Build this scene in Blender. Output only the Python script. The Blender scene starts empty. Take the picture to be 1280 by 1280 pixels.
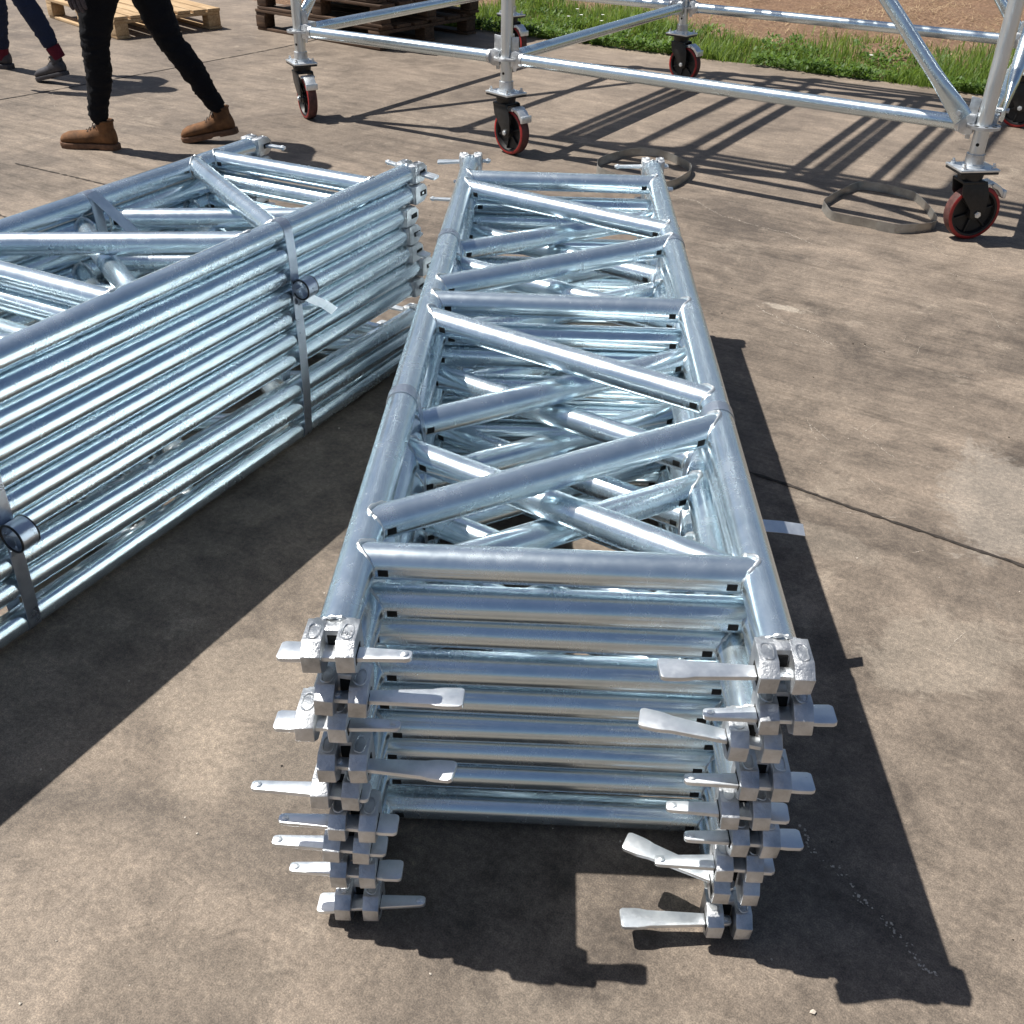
import bpy, bmesh, math, random
import numpy as np
from mathutils import Vector, Matrix, noise as mnoise
random.seed(7)
C = bpy.context.scene.collection
sc = bpy.context.scene
PI = math.pi

# ------------------------------------------------------------------ camera
CAM_H, PITCH, ROLL, FPX = 1.2505, math.radians(33.95), math.radians(1.2), 1268.0
F = Vector((0, math.cos(PITCH), -math.sin(PITCH)))
RT = Vector((1, 0, 0)); UP = Vector((0, math.sin(PITCH), math.cos(PITCH)))
cX = math.cos(ROLL) * RT + math.sin(ROLL) * UP
cU = -math.sin(ROLL) * RT + math.cos(ROLL) * UP
cam = bpy.data.objects.new('camera', bpy.data.cameras.new('camera')); C.objects.link(cam)
M3 = Matrix((cX, cU, -F)).transposed()
cam.matrix_world = Matrix.Translation((0, 0, CAM_H)) @ M3.to_4x4()
cam.data.sensor_width = 36; cam.data.lens = 36 * FPX / 1280
cam.data.clip_start = .02; cam.data.clip_end = 500
sc.camera = cam
# ------------------------------------------------------------------ sky, sun, exposure
SUN = Vector((-.555, .148, 1)).normalized()
w = bpy.data.worlds.new('World'); sc.world = w; w.use_nodes = True
nt = w.node_tree
sky = nt.nodes.new('ShaderNodeTexSky'); sky.sky_type = 'NISHITA'; sky.sun_disc = False
sky.sun_elevation = math.asin(SUN.z); sky.sun_rotation = math.atan2(SUN.x, SUN.y)
sky.air_density = 1.0; sky.dust_density = 1.6; sky.ozone_density = 1.0
nt.links.new(sky.outputs[0], nt.nodes['Background'].inputs[0])
nt.nodes['Background'].inputs[1].default_value = .052
sl = bpy.data.lights.new('sun', 'SUN'); sl.energy = 5.0; sl.angle = math.radians(.5); sl.color = (1, .955, .88)
so = bpy.data.objects.new('sun', sl); C.objects.link(so)
so.rotation_euler = (-SUN).to_track_quat('-Z', 'Y').to_euler()
so.location = (-3, 1, 6)
sc.view_settings.view_transform = 'Standard'; sc.view_settings.look = 'None'
sc.view_settings.exposure = .58; sc.view_settings.gamma = 1
sc.render.resolution_x = sc.render.resolution_y = 1024

# ------------------------------------------------------------------ yard axes (slab joints and tower run along these)
YO = Vector((-.035, 4.823, 0)); YU = Vector((.8436, -.537, 0)); YV = Vector((.537, .8436, 0))
def uv(a, b, z=0.0): return YO + YU * a + YV * b + Vector((0, 0, z))
YANG = math.atan2(YU.y, YU.x)

# ------------------------------------------------------------------ mesh builder
class MB:
    def __init__(s): s.v = []; s.f = []; s.m = []; s.sm = []
    def add(s, vs, fs, mat=0, smooth=True, T=None):
        o = len(s.v)
        s.v += [tuple(T @ Vector(p)) for p in vs] if T is not None else [tuple(p) for p in vs]
        for f in fs: s.f.append(tuple(i + o for i in f)); s.m.append(mat); s.sm.append(smooth)
    def tube(s, p0, p1, r, r1=None, n=28, mat=0, cap=True, T=None, seg=1):
        p0 = Vector(p0); p1 = Vector(p1); r1 = r if r1 is None else r1
        d = (p1 - p0); L = d.length; d.normalize()
        a = d.orthogonal().normalized(); b = d.cross(a)
        vs = []; fs = []
        for k in range(seg + 1):
            t = k / seg; c = p0.lerp(p1, t); rr = r + (r1 - r) * t
            for i in range(n):
                an = 2 * PI * i / n
                vs.append(c + (a * math.cos(an) + b * math.sin(an)) * rr)
        for k in range(seg):
            for i in range(n):
                j = (i + 1) % n
                fs.append((k * n + i, k * n + j, (k + 1) * n + j, (k + 1) * n + i))
        if cap:
            fs.append(tuple(range(n - 1, -1, -1))); fs.append(tuple(seg * n + i for i in range(n)))
        s.add(vs, fs, mat, True, T)
    def sweep(s, pts, r, n=8, mat=0, closed=False, T=None):
        pts = [Vector(p) for p in pts]; N = len(pts)
        rs = r if isinstance(r, (list, tuple)) else [r] * N
        vs = []; prev = None
        for i, p in enumerate(pts):
            q0 = pts[(i - 1) % N] if (closed or i > 0) else p
            q1 = pts[(i + 1) % N] if (closed or i < N - 1) else p
            t = (q1 - q0); t = t.normalized() if t.length > 1e-9 else Vector((0, 0, 1))
            a = t.orthogonal().normalized() if prev is None else (prev - t * prev.dot(t)).normalized()
            prev = a; b = t.cross(a)
            for k in range(n):
                an = 2 * PI * k / n; vs.append(p + (a * math.cos(an) + b * math.sin(an)) * rs[i])
        fs = []
        for i in range(N if closed else N - 1):
            for k in range(n):
                l = (k + 1) % n; i2 = (i + 1) % N
                fs.append((i * n + k, i * n + l, i2 * n + l, i2 * n + k))
        if not closed: fs.append(tuple(range(n - 1, -1, -1))); fs.append(tuple((N - 1) * n + k for k in range(n)))
        s.add(vs, fs, mat, True, T)
    def box(s, c, size, bev=0.0, mat=0, T=None, segs=2):
        bm = bmesh.new(); bmesh.ops.create_cube(bm, size=1)
        for v in bm.verts: v.co = Vector((v.co.x * size[0], v.co.y * size[1], v.co.z * size[2])) + Vector(c)
        if bev > 0: bmesh.ops.bevel(bm, geom=bm.edges[:], offset=bev, segments=segs, affect='EDGES', profile=.5)
        bm.verts.index_update()
        s.add([v.co.copy() for v in bm.verts], [tuple(v.index for v in f.verts) for f in bm.faces], mat, True, T); bm.free()
    def prism(s, poly, h0, h1, axis='z', bev=0.0, mat=0, T=None):
        # poly in 2-D, extruded between h0 and h1 along an axis
        def P(a, b, h):
            return {'z': (a, b, h), 'y': (a, h, b), 'x': (h, a, b)}[axis]
        bm = bmesh.new(); n = len(poly)
        lo = [bm.verts.new(P(a, b, h0)) for a, b in poly]; hi = [bm.verts.new(P(a, b, h1)) for a, b in poly]
        bm.faces.new(lo[::-1]); bm.faces.new(hi)
        for i in range(n): bm.faces.new((lo[i], lo[(i + 1) % n], hi[(i + 1) % n], hi[i]))
        bmesh.ops.recalc_face_normals(bm, faces=bm.faces[:])
        if bev > 0:
            ed = [e for e in bm.edges if len(e.link_faces) == 2 and e.calc_face_angle(0) > .5]
            bmesh.ops.bevel(bm, geom=ed, offset=bev, segments=2, affect='EDGES', profile=.5)
        bm.verts.index_update()
        s.add([v.co.copy() for v in bm.verts], [tuple(v.index for v in f.verts) for f in bm.faces], mat, True, T); bm.free()
    def band(s, pts, width, thick, wdir, mat=0, closed=False, T=None, wobble=0):
        # a flat strip of given width (along wdir) and thickness that follows a path
        pts = [Vector(p) for p in pts]; N = len(pts); W = Vector(wdir).normalized(); vs = []
        for i, p in enumerate(pts):
            q0 = pts[(i - 1) % N] if (closed or i > 0) else p
            q1 = pts[(i + 1) % N] if (closed or i < N - 1) else p
            t = (q1 - q0).normalized(); nn = t.cross(W).normalized()
            ww = (W + Vector((mnoise.noise(p * 7), mnoise.noise(p * 7 + Vector((5, 0, 0))), 0)) * wobble).normalized()
            for a, b in ((-1, -1), (1, -1), (1, 1), (-1, 1)): vs.append(p + ww * (a * width / 2) + nn * (b * thick / 2))
        fs = []
        for i in range(N if closed else N - 1):
            j = (i + 1) % N
            for k in range(4): l = (k + 1) % 4; fs.append((i * 4 + k, i * 4 + l, j * 4 + l, j * 4 + k))
        if not closed: fs.append((3, 2, 1, 0)); fs.append(tuple((N - 1) * 4 + k for k in range(4)))
        s.add(vs, fs, mat, True, T)
    def mesh(s, name, mats, angle=35):
        me = bpy.data.meshes.new(name); me.from_pydata(s.v, [], s.f)
        for m in mats: me.materials.append(m)
        me.polygons.foreach_set('material_index', s.m); me.polygons.foreach_set('use_smooth', s.sm)
        me.update(); me.set_sharp_from_angle(angle=math.radians(angle))
        return me
def ob(name, me, parent=None, loc=(0, 0, 0), rot=(0, 0, 0), label=None):
    o = bpy.data.objects.new(name, me); C.objects.link(o); o.location = loc; o.rotation_euler = rot
    if parent: o.parent = parent
    if label: o['label'] = label
    return o
def tag(o, label=None, cat=None, group=None, kind=None):
    if label: o['label'] = label
    if cat: o['category'] = cat
    if group: o['group'] = group
    if kind: o['kind'] = kind
    return o
def empty(name, loc=(0, 0, 0), rz=0.0): return ob(name, None, None, loc, (0, 0, rz))

# ------------------------------------------------------------------ materials
def mat(name):
    m = bpy.data.materials.new(name); m.use_nodes = True
    return m, m.node_tree, m.node_tree.nodes['Principled BSDF']
def N(nt, t, **k):
    n = nt.nodes.new(t)
    for a, b in k.items():
        if a in n.inputs: n.inputs[a].default_value = b
        else: setattr(n, a, b)
    return n
def ramp(nt, src, stops):
    r = nt.nodes.new('ShaderNodeValToRGB'); nt.links.new(src, r.inputs[0])
    e = r.color_ramp.elements
    while len(e) < len(stops): e.new(.5)
    for x, (p, c) in zip(e, stops): x.position = p; x.color = (*c, 1) if len(c) == 3 else c
    return r
def noise(nt, vec, scale, detail=6, rough=.6, dist=0.0):
    n = N(nt, 'ShaderNodeTexNoise', Scale=scale, Detail=detail, Roughness=rough, Distortion=dist)
    if vec is not None: nt.links.new(vec, n.inputs['Vector'])
    return n
def mixc(nt, fac, a, b, mode='MIX'):
    m = nt.nodes.new('ShaderNodeMix'); m.data_type = 'RGBA'; m.blend_type = mode
    for s, i in ((fac, 0), (a, 6), (b, 7)):
        if isinstance(s, (int, float)): m.inputs[i].default_value = s
        elif isinstance(s, tuple): m.inputs[i].default_value = (*s, 1)
        else: nt.links.new(s, m.inputs[i])
    return m.outputs[2]
def mth(nt, op, a, b=0.0):
    m = nt.nodes.new('ShaderNodeMath'); m.operation = op
    for s, i in ((a, 0), (b, 1)):
        if isinstance(s, (int, float)): m.inputs[i].default_value = s
        else: nt.links.new(s, m.inputs[i])
    return m.outputs[0]
def coords(nt, kind='Object', scale=(1, 1, 1), rot=(0, 0, 0), jitter=True):
    tc = nt.nodes.new('ShaderNodeTexCoord'); mp = nt.nodes.new('ShaderNodeMapping')
    nt.links.new(tc.outputs[kind], mp.inputs[0]); mp.inputs['Scale'].default_value = scale; mp.inputs['Rotation'].default_value = rot
    if jitter:
        oi = nt.nodes.new('ShaderNodeObjectInfo'); v = nt.nodes.new('ShaderNodeVectorMath'); v.operation = 'SCALE'
        v.inputs[0].default_value = (13.7, 7.9, 21.1); nt.links.new(oi.outputs['Random'], v.inputs[3])
        nt.links.new(v.outputs[0], mp.inputs['Location'])
    return mp.outputs[0]

def make_galv(name, c0, c1, r0, r1, stretch=(1, 1, 1), bump=.25, spots=True, metal=.93, dist=.0012):
    m, t, p = mat(name)
    v = coords(t, scale=stretch)
    big = noise(t, v, 9, 5, .6, .6); mid = noise(t, v, 42, 6, .7); fine = noise(t, v, 300, 3, .6)
    f = mth(t, 'ADD', mth(t, 'MULTIPLY', big.outputs[0], .6), mth(t, 'MULTIPLY', mid.outputs[0], .4))
    col = ramp(t, f, [(.36, c0), (.66, c1)]).outputs[0]
    if spots:
        sp = ramp(t, noise(t, v, 75, 4, .75).outputs[0], [(.69, (0, 0, 0)), (.735, (1, 1, 1))]).outputs[0]
        col = mixc(t, mth(t, 'MULTIPLY', sp, .45), col, (.34, .35, .35))
    t.links.new(col, p.inputs['Base Color'])
    p.inputs['Metallic'].default_value = metal
    rr = ramp(t, mth(t, 'ADD', mth(t, 'MULTIPLY', big.outputs[0], .5), mth(t, 'MULTIPLY', mid.outputs[0], .5)), [(.38, (r0,) * 3), (.64, (r1,) * 3)])
    t.links.new(rr.outputs[0], p.inputs['Roughness'])
    bp = N(t, 'ShaderNodeBump', Strength=bump, Distance=dist)
    hh = mth(t, 'ADD', mid.outputs[0], mth(t, 'MULTIPLY', fine.outputs[0], .35))
    t.links.new(hh, bp.inputs['Height']); t.links.new(bp.outputs[0], p.inputs['Normal'])
    return m
GALV = make_galv('galvanised_tube', (.64, .76, .83), (.79, .885, .94), .21, .30, bump=.006)
WELD = make_galv('weld_bead', (.50, .53, .55), (.74, .77, .79), .36, .55, bump=.5)
GALV2 = make_galv('galvanised_tube_dull', (.66, .70, .73), (.82, .86, .88), .30, .44, stretch=(1, 1, .3), bump=.06)
CAST = make_galv('galvanised_casting', (.36, .38, .40), (.86, .88, .90), .30, .58, bump=1.0, metal=.88, dist=.0016)
ZINC = make_galv('zinc_wedge_plate', (.62, .67, .72), (.90, .93, .95), .30, .46, bump=.35, metal=.85)
STEEL = make_galv('blued_steel_band', (.42, .47, .55), (.58, .63, .70), .26, .4, bump=.08)
STEEL_DUSTY = make_galv('dusty_steel_band', (.26, .26, .25), (.50, .49, .46), .34, .55, bump=.3, metal=.8)
def plain(name, col, rough=.5, metal=0.0, var=.25, sc_=30, bump=.2, coat=0):
    m, t, p = mat(name)
    n = noise(t, coords(t), sc_, 6, .65)
    a = tuple(c * (1 - var) for c in col); b = tuple(min(1, c * (1 + var)) for c in col)
    t.links.new(ramp(t, n.outputs[0], [(.35, a), (.65, b)]).outputs[0], p.inputs['Base Color'])
    p.inputs['Roughness'].default_value = rough; p.inputs['Metallic'].default_value = metal
    p.inputs['Coat Weight'].default_value = coat
    bp = N(t, 'ShaderNodeBump', Strength=bump, Distance=.002); t.links.new(n.outputs[0], bp.inputs['Height']); t.links.new(bp.outputs[0], p.inputs['Normal'])
    return m
DARK = plain('hole_dark', (.006, .006, .006), .9, var=.1)
BLACKP = plain('black_painted_steel', (.018, .018, .019), .38, .2, .3, 60, .15)
RED = plain('red_polyurethane', (.30, .018, .018), .42, 0, .35, 25, .2)
TREAD = plain('dusty_maroon_tread', (.085, .032, .028), .7, 0, .5, 30, .4)
RUBBERY = plain('black_wheel_core', (.012, .012, .013), .5, 0, .3, 40, .2)
def fabric(name, col, sc_=700, folds=16, bump=.5):
    m, t, p = mat(name)
    v = coords(t); n = noise(t, v, sc_, 2, .5); f = noise(t, v, folds, 4, .6, .5)
    a = tuple(c * .6 for c in col); b = tuple(min(1, c * 1.4) for c in col)
    t.links.new(ramp(t, n.outputs[0], [(.35, a), (.65, b)]).outputs[0], p.inputs['Base Color'])
    p.inputs['Roughness'].default_value = .9; p.inputs['Specular IOR Level'].default_value = .2
    bp = N(t, 'ShaderNodeBump', Strength=bump, Distance=.02); t.links.new(f.outputs[0], bp.inputs['Height']); t.links.new(bp.outputs[0], p.inputs['Normal'])
    return m
BLACKCLOTH = fabric('black_trouser_cloth', (.005, .0055, .008))
NAVY = fabric('navy_denim', (.018, .026, .055)); MAROON = fabric('maroon_sock', (.10, .012, .025)); CHAR = fabric('charcoal_jacket', (.03, .03, .034))
GREYGL = fabric('grey_knit_glove', (.075, .065, .075), 400, 60)
SKIN = plain('skin', (.48, .27, .19), .5, 0, .12, 20, .1); HAIR = plain('dark_hair', (.02, .014, .01), .6, 0, .3, 200, .5)
BOOT = plain('tan_nubuck', (.14, .062, .022), .85, 0, .45, 18, .5); SOLE = plain('brown_sole', (.13, .065, .035), .8, 0, .3, 60, .5)
LACE = plain('dark_lace', (.03, .02, .015), .8); BSHOE = plain('charcoal_shoe', (.035, .033, .04), .6, 0, .3, 50, .4)
def wood(name, c0, c1, c2):
    m, t, p = mat(name)
    v = coords(t, scale=(1.2, 16, 16)); n = noise(t, v, 3.2, 8, .65, 1.2); b = noise(t, coords(t), 4, 4, .6)
    col = ramp(t, n.outputs[0], [(.3, c0), (.52, c1), (.72, c2)]).outputs[0]
    col = mixc(t, mth(t, 'MULTIPLY', b.outputs[0], .5), col, c0, 'MULTIPLY')
    t.links.new(col, p.inputs['Base Color']); p.inputs['Roughness'].default_value = .8
    bp = N(t, 'ShaderNodeBump', Strength=.5, Distance=.003); t.links.new(n.outputs[0], bp.inputs['Height']); t.links.new(bp.outputs[0], p.inputs['Normal'])
    return m
PINE = wood('new_pine', (.34, .22, .11), (.53, .38, .22), (.66, .51, .33))
OLDWOOD = wood('weathered_wood', (.035, .02, .012), (.10, .055, .03), (.22, .13, .075))

def make_concrete():
    m, t, p = mat('yard_concrete')
    v = coords(t, 'Object', rot=(0, 0, -YANG), jitter=False)
    sp = N(t, 'ShaderNodeMapping'); sp.inputs['Scale'].default_value = (1.0, 9.0, 1); t.links.new(v, sp.inputs[0])
    sp2 = N(t, 'ShaderNodeMapping'); sp2.inputs['Scale'].default_value = (2.2, 34.0, 1); sp2.inputs['Rotation'].default_value = (0, 0, .05); t.links.new(v, sp2.inputs[0])
    big = noise(t, v, .55, 6, .62, .6); blot = noise(t, v, 2.4, 8, .68, .8); mott = noise(t, v, 14, 8, .72, .3); fine = noise(t, v, 95, 6, .75); grit = noise(t, v, 420, 3, .7)
    st = noise(t, sp.outputs[0], 1.6, 7, .66, .9); st2 = noise(t, sp2.outputs[0], 2.0, 5, .6, .6)
    a = (.066, .054, .045); b = (.216, .177, .143)
    f = mth(t, 'ADD', mth(t, 'MULTIPLY', big.outputs[0], .30), mth(t, 'ADD', mth(t, 'MULTIPLY', blot.outputs[0], .42), mth(t, 'MULTIPLY', mott.outputs[0], .28)))
    col = ramp(t, f, [(.41, a), (.585, b)]).outputs[0]
    # trowel streaks along the pour, strongest away from the near slab
    streak = ramp(t, mth(t, 'ADD', mth(t, 'MULTIPLY', st.outputs[0], .6), mth(t, 'MULTIPLY', st2.outputs[0], .4)), [(.38, (.70, .69, .68)), (.5, (1, 1, 1)), (.63, (1.22, 1.20, 1.18))]).outputs[0]
    sx = nt_sep = t.nodes.new('ShaderNodeSeparateXYZ'); t.links.new(v, sx.inputs[0])
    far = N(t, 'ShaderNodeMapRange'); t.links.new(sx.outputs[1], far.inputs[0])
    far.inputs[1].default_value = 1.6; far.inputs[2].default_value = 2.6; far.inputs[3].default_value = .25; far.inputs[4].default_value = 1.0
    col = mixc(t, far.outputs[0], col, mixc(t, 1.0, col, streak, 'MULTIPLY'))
    # far slab paler and warmer
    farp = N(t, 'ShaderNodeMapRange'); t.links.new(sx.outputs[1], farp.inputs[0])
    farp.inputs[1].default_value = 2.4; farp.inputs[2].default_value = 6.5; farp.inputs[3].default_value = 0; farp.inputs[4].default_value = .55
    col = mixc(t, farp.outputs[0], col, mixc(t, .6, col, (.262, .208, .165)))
    # cement laitance patches, pale
    pal = ramp(t, noise(t, v, 1.9, 7, .72, 1.2).outputs[0], [(.57, (0, 0, 0)), (.66, (1, 1, 1))]).outputs[0]
    palm = mth(t, 'MULTIPLY', pal, ramp(t, mott.outputs[0], [(.4, (0, 0, 0)), (.6, (1, 1, 1))]).outputs[0])
    col = mixc(t, mth(t, 'MULTIPLY', palm, .42), col, (.34, .29, .235))
    # oily dark spots
    vo = N(t, 'ShaderNodeTexVoronoi', Scale=1.7); t.links.new(v, vo.inputs[0])
    spot = ramp(t, mth(t, 'ADD', vo.outputs['Distance'], mth(t, 'MULTIPLY', mott.outputs[0], .12)), [(.075, (1, 1, 1)), (.105, (0, 0, 0))]).outputs[0]
    col = mixc(t, mth(t, 'MULTIPLY', spot, .55), col, (.05, .042, .036))
    # stains and worn patches with a place of their own: (x, y, half width, half length, turn, strength, colour)
    wp = t.nodes.new('ShaderNodeTexCoord').outputs['Object']
    dn = noise(t, wp, 7.5, 10, .74, .9)
    for (cx, cy, rx, ry, an, k, cc) in (
            (1.09, 1.93, .12, .30, -.42, .50, (.30, .27, .235)), (.80, 1.42, .17, .13, .4, .50, (.29, .25, .205)), (.66, 1.77, .14, .07, -.5, .42, (.27, .235, .195)), (1.30, 1.25, .22, .2, .2, .35, (.27, .23, .19)),
            (-.42, 1.22, .16, .24, .5, .50, (.30, .25, .20)), (-.72, .72, .2, .25, -.4, .50, (.29, .24, .195)), (.05, .62, .28, .14, .1, .40, (.28, .235, .19)), (.55, .55, .3, .12, .1, .4, (.27, .23, .19)), (-.28, 1.55, .1, .22, -.3, .45, (.30, .25, .20)),
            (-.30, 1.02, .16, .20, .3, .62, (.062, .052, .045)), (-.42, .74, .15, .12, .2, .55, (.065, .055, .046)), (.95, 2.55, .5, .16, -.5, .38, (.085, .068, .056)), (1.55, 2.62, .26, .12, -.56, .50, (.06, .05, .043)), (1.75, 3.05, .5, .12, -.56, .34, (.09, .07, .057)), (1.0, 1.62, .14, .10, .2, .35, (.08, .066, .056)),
            (.86, 3.05, .07, .03, -.6, .75, (.36, .32, .27)), (-1.3, 5.2, .9, .25, -.5, .25, (.10, .08, .066)), (.4, 3.6, .5, .2, -.56, .3, (.10, .08, .066))):
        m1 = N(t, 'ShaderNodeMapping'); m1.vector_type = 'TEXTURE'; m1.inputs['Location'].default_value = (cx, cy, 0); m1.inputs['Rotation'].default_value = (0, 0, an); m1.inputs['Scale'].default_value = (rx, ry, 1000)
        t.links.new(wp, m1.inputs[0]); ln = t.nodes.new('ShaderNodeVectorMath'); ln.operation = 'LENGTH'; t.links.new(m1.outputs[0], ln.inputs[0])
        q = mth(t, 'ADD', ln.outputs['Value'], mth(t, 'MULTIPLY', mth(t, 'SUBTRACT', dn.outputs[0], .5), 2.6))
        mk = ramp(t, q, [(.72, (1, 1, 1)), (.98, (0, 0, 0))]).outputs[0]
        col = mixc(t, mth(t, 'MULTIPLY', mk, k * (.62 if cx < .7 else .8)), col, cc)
    # speckle
    col = mixc(t, 1.0, col, ramp(t, fine.outputs[0], [(.36, (.76, .76, .76)), (.5, (1, 1, 1)), (.66, (1.34, 1.33, 1.30))]).outputs[0], 'MULTIPLY')
    col = mixc(t, 1.0, col, ramp(t, grit.outputs[0], [(.38, (.74, .74, .74)), (.5, (1, 1, 1)), (.64, (1.4, 1.39, 1.36))]).outputs[0], 'MULTIPLY')
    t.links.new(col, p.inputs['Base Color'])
    t.links.new(ramp(t, blot.outputs[0], [(.3, (.62,) * 3), (.7, (.86,) * 3)]).outputs[0], p.inputs['Roughness'])
    p.inputs['Specular IOR Level'].default_value = .35
    h = mth(t, 'ADD', mth(t, 'MULTIPLY', mott.outputs[0], .5), mth(t, 'ADD', mth(t, 'MULTIPLY', fine.outputs[0], .3), mth(t, 'MULTIPLY', grit.outputs[0], .2)))
    bp = N(t, 'ShaderNodeBump', Strength=.55, Distance=.004); t.links.new(h, bp.inputs['Height']); t.links.new(bp.outputs[0], p.inputs['Normal'])
    return m
CONC = make_concrete()
def make_soil():
    m, t, p = mat('dry_red_soil')
    v = coords(t, jitter=False)
    a = noise(t, v, 3, 8, .7, .5); b = noise(t, v, 38, 8, .75); g = noise(t, v, 1.1, 3, .5)
    col = ramp(t, b.outputs[0], [(.3, (.07, .03, .017)), (.5, (.185, .100, .060)), (.66, (.38, .245, .15))]).outputs[0]
    col = mixc(t, mth(t, 'MULTIPLY', a.outputs[0], .6), col, (.30, .20, .12))
    t.links.new(col, p.inputs['Base Color']); p.inputs['Roughness'].default_value = .95
    bp = N(t, 'ShaderNodeBump', Strength=1, Distance=.03); t.links.new(b.outputs[0], bp.inputs['Height']); t.links.new(bp.outputs[0], p.inputs['Normal'])
    return m
SOIL = make_soil()
def leafmat(name, c0, c1, trans=.35):
    m, t, p = mat(name)
    g = t.nodes.new('ShaderNodeNewGeometry')
    n = noise(t, coords(t, jitter=False), 3.5, 5, .6)
    f = mth(t, 'ADD', mth(t, 'MULTIPLY', g.outputs['Random Per Island'], .6), mth(t, 'MULTIPLY', n.outputs[0], .4))
    t.links.new(ramp(t, f, [(.15, c0), (.85, c1)]).outputs[0], p.inputs['Base Color']); p.inputs['Roughness'].default_value = .6
    tr = t.nodes.new('ShaderNodeBsdfTranslucent'); tr.inputs[0].default_value = (*[c * 1.3 for c in c1], 1)
    ms = t.nodes.new('ShaderNodeMixShader'); ms.inputs[0].default_value = trans
    out = t.nodes['Material Output']; t.links.new(p.outputs[0], ms.inputs[1]); t.links.new(tr.outputs[0], ms.inputs[2]); t.links.new(ms.outputs[0], out.inputs[0])
    return m
GRASS = leafmat('grass_blades', (.028, .085, .012), (.20, .29, .045)); LEAFY = leafmat('ground_cover_leaves', (.035, .085, .012), (.13, .22, .035))
STRAW = leafmat('dry_straw', (.20, .12, .06), (.50, .38, .23), .15)
WHITEP = plain('white_petals', (.8, .8, .76), .7)
SCR = plain('chalky_scratch', (.46, .41, .35), .85, 0, .35, 90, .2)
GAP = plain('joint_dirt', (.030, .024, .020), .95, 0, .5, 60, .6)

# ------------------------------------------------------------------ the yard: soil plain, concrete slab, joints, scratches
mb = MB(); mb.add([uv(-200, -200, -.06), uv(200, -200, -.06), uv(200, 200, -.06), uv(-200, 200, -.06)], [(0, 1, 2, 3)])
tag(ob('ground', mb.mesh('ground', [SOIL])), kind='structure', label='dry reddish soil reaching away beyond the concrete yard')
EDGE = 2.80
mb = MB()
xs = [-60] + [-4.6 + i * .08 for i in range(170)] + [60]
top = [uv(x, EDGE + (mnoise.noise(Vector((x * 3.1, 0, 0))) * .035 + mnoise.noise(Vector((x * 13, 2, 0))) * .015 if -5 < x < 9 else 0), 0) for x in xs]
bot = [uv(x, -60, 0) for x in xs]
n = len(xs)
mb.add(top + bot + [p + Vector((0, 0, -.055)) for p in top], [(i + n, i + n + 1, i + 1, i) for i in range(n - 1)] + [(i, i + 1, i + 1 + 2 * n, i + 2 * n) for i in range(n - 1)], smooth=False)
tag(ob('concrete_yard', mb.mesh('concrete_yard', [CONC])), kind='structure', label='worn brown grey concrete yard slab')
def soil_h(a, b):
    p = Vector((a, b, 0))
    return -.045 + .055 * min(1, max(0, (b - EDGE) / .5)) + mnoise.noise(p * 2.3) * .03 + mnoise.noise(p * 7) * .022 + mnoise.noise(p * 17) * .016
mb = MB(); nu, nv = 240, 130; vs = []
for j in range(nv):
    for i in range(nu):
        a = -4.5 + i * .055; b = EDGE - .03 + j * .055; vs.append(uv(a, b, soil_h(a, b)))
mb.add(vs, [(j * nu + i, j * nu + i + 1, (j + 1) * nu + i + 1, (j + 1) * nu + i) for j in range(nv - 1) for i in range(nu - 1)])
tag(ob('soil_bank', mb.mesh('soil_bank', [SOIL], 180)), kind='structure', label='lumpy red brown soil along the edge of the slab')

def ribbon(mb, pts, w, z, jit=.3, step=.012, mat=0, feather=0):
    P = [Vector((*p[:2], 0)) for p in pts]; out = []
    for a, b in zip(P[:-1], P[1:]):
        k = max(2, int((b - a).length / step))
        for i in range(k): out.append(a.lerp(b, i / k))
    out.append(P[-1]); vs = []
    for i, p in enumerate(out):
        t = (out[min(i + 1, len(out) - 1)] - out[max(i - 1, 0)]).normalized(); nn = Vector((-t.y, t.x, 0))
        wob = nn * (mnoise.noise(p * 5) * .6 + mnoise.noise(p * 40) * .4) * w * .8
        ww = w * (1 + jit * mnoise.noise(p * 60) * 2.2) * (1 if not feather else min(1, .15 + 4 * min(i, len(out) - 1 - i) / len(out)))
        for s in (-1, 1): vs.append(p + wob + nn * s * ww / 2 + Vector((0, 0, z)))
    mb.add(vs, [(2 * i, 2 * i + 2, 2 * i + 3, 2 * i + 1) for i in range(len(out) - 1)], mat, False)
mb = MB()
jA, jB = Vector((.556, 2.048, 0)), Vector((1.064, 1.695, 0)); jd = (jB - jA).normalized()
ribbon(mb, [jA - jd * 3.5, jA - jd * 1.2, jA, jB, jB + jd * 2.5], .0085, .002, .5)
kA, kB = Vector((-2.785, 5.701, 0)), Vector((-1.627, 7.392, 0)); kd = (kB - kA).normalized()
ribbon(mb, [kA - kd * 2.2, kA, kA + kd * 1.0 + Vector((.01, -.01, 0)), kB, kB + kd * .35 + Vector((-.03, .02, 0)), kB + kd * 4], .011, .002, .6, .02)
ribbon(mb, [(-.92, 3.9), (-.99, 3.80), (-1.12, 3.92), (-1.3, 3.97), (-1.45, 4.07), (-2.2, 4.5)], .008, .002, .9, .015)
tag(ob('slab_joints', mb.mesh('slab_joints', [GAP])), kind='structure', label='dirt filled joints and cracks between the concrete slabs')
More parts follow.
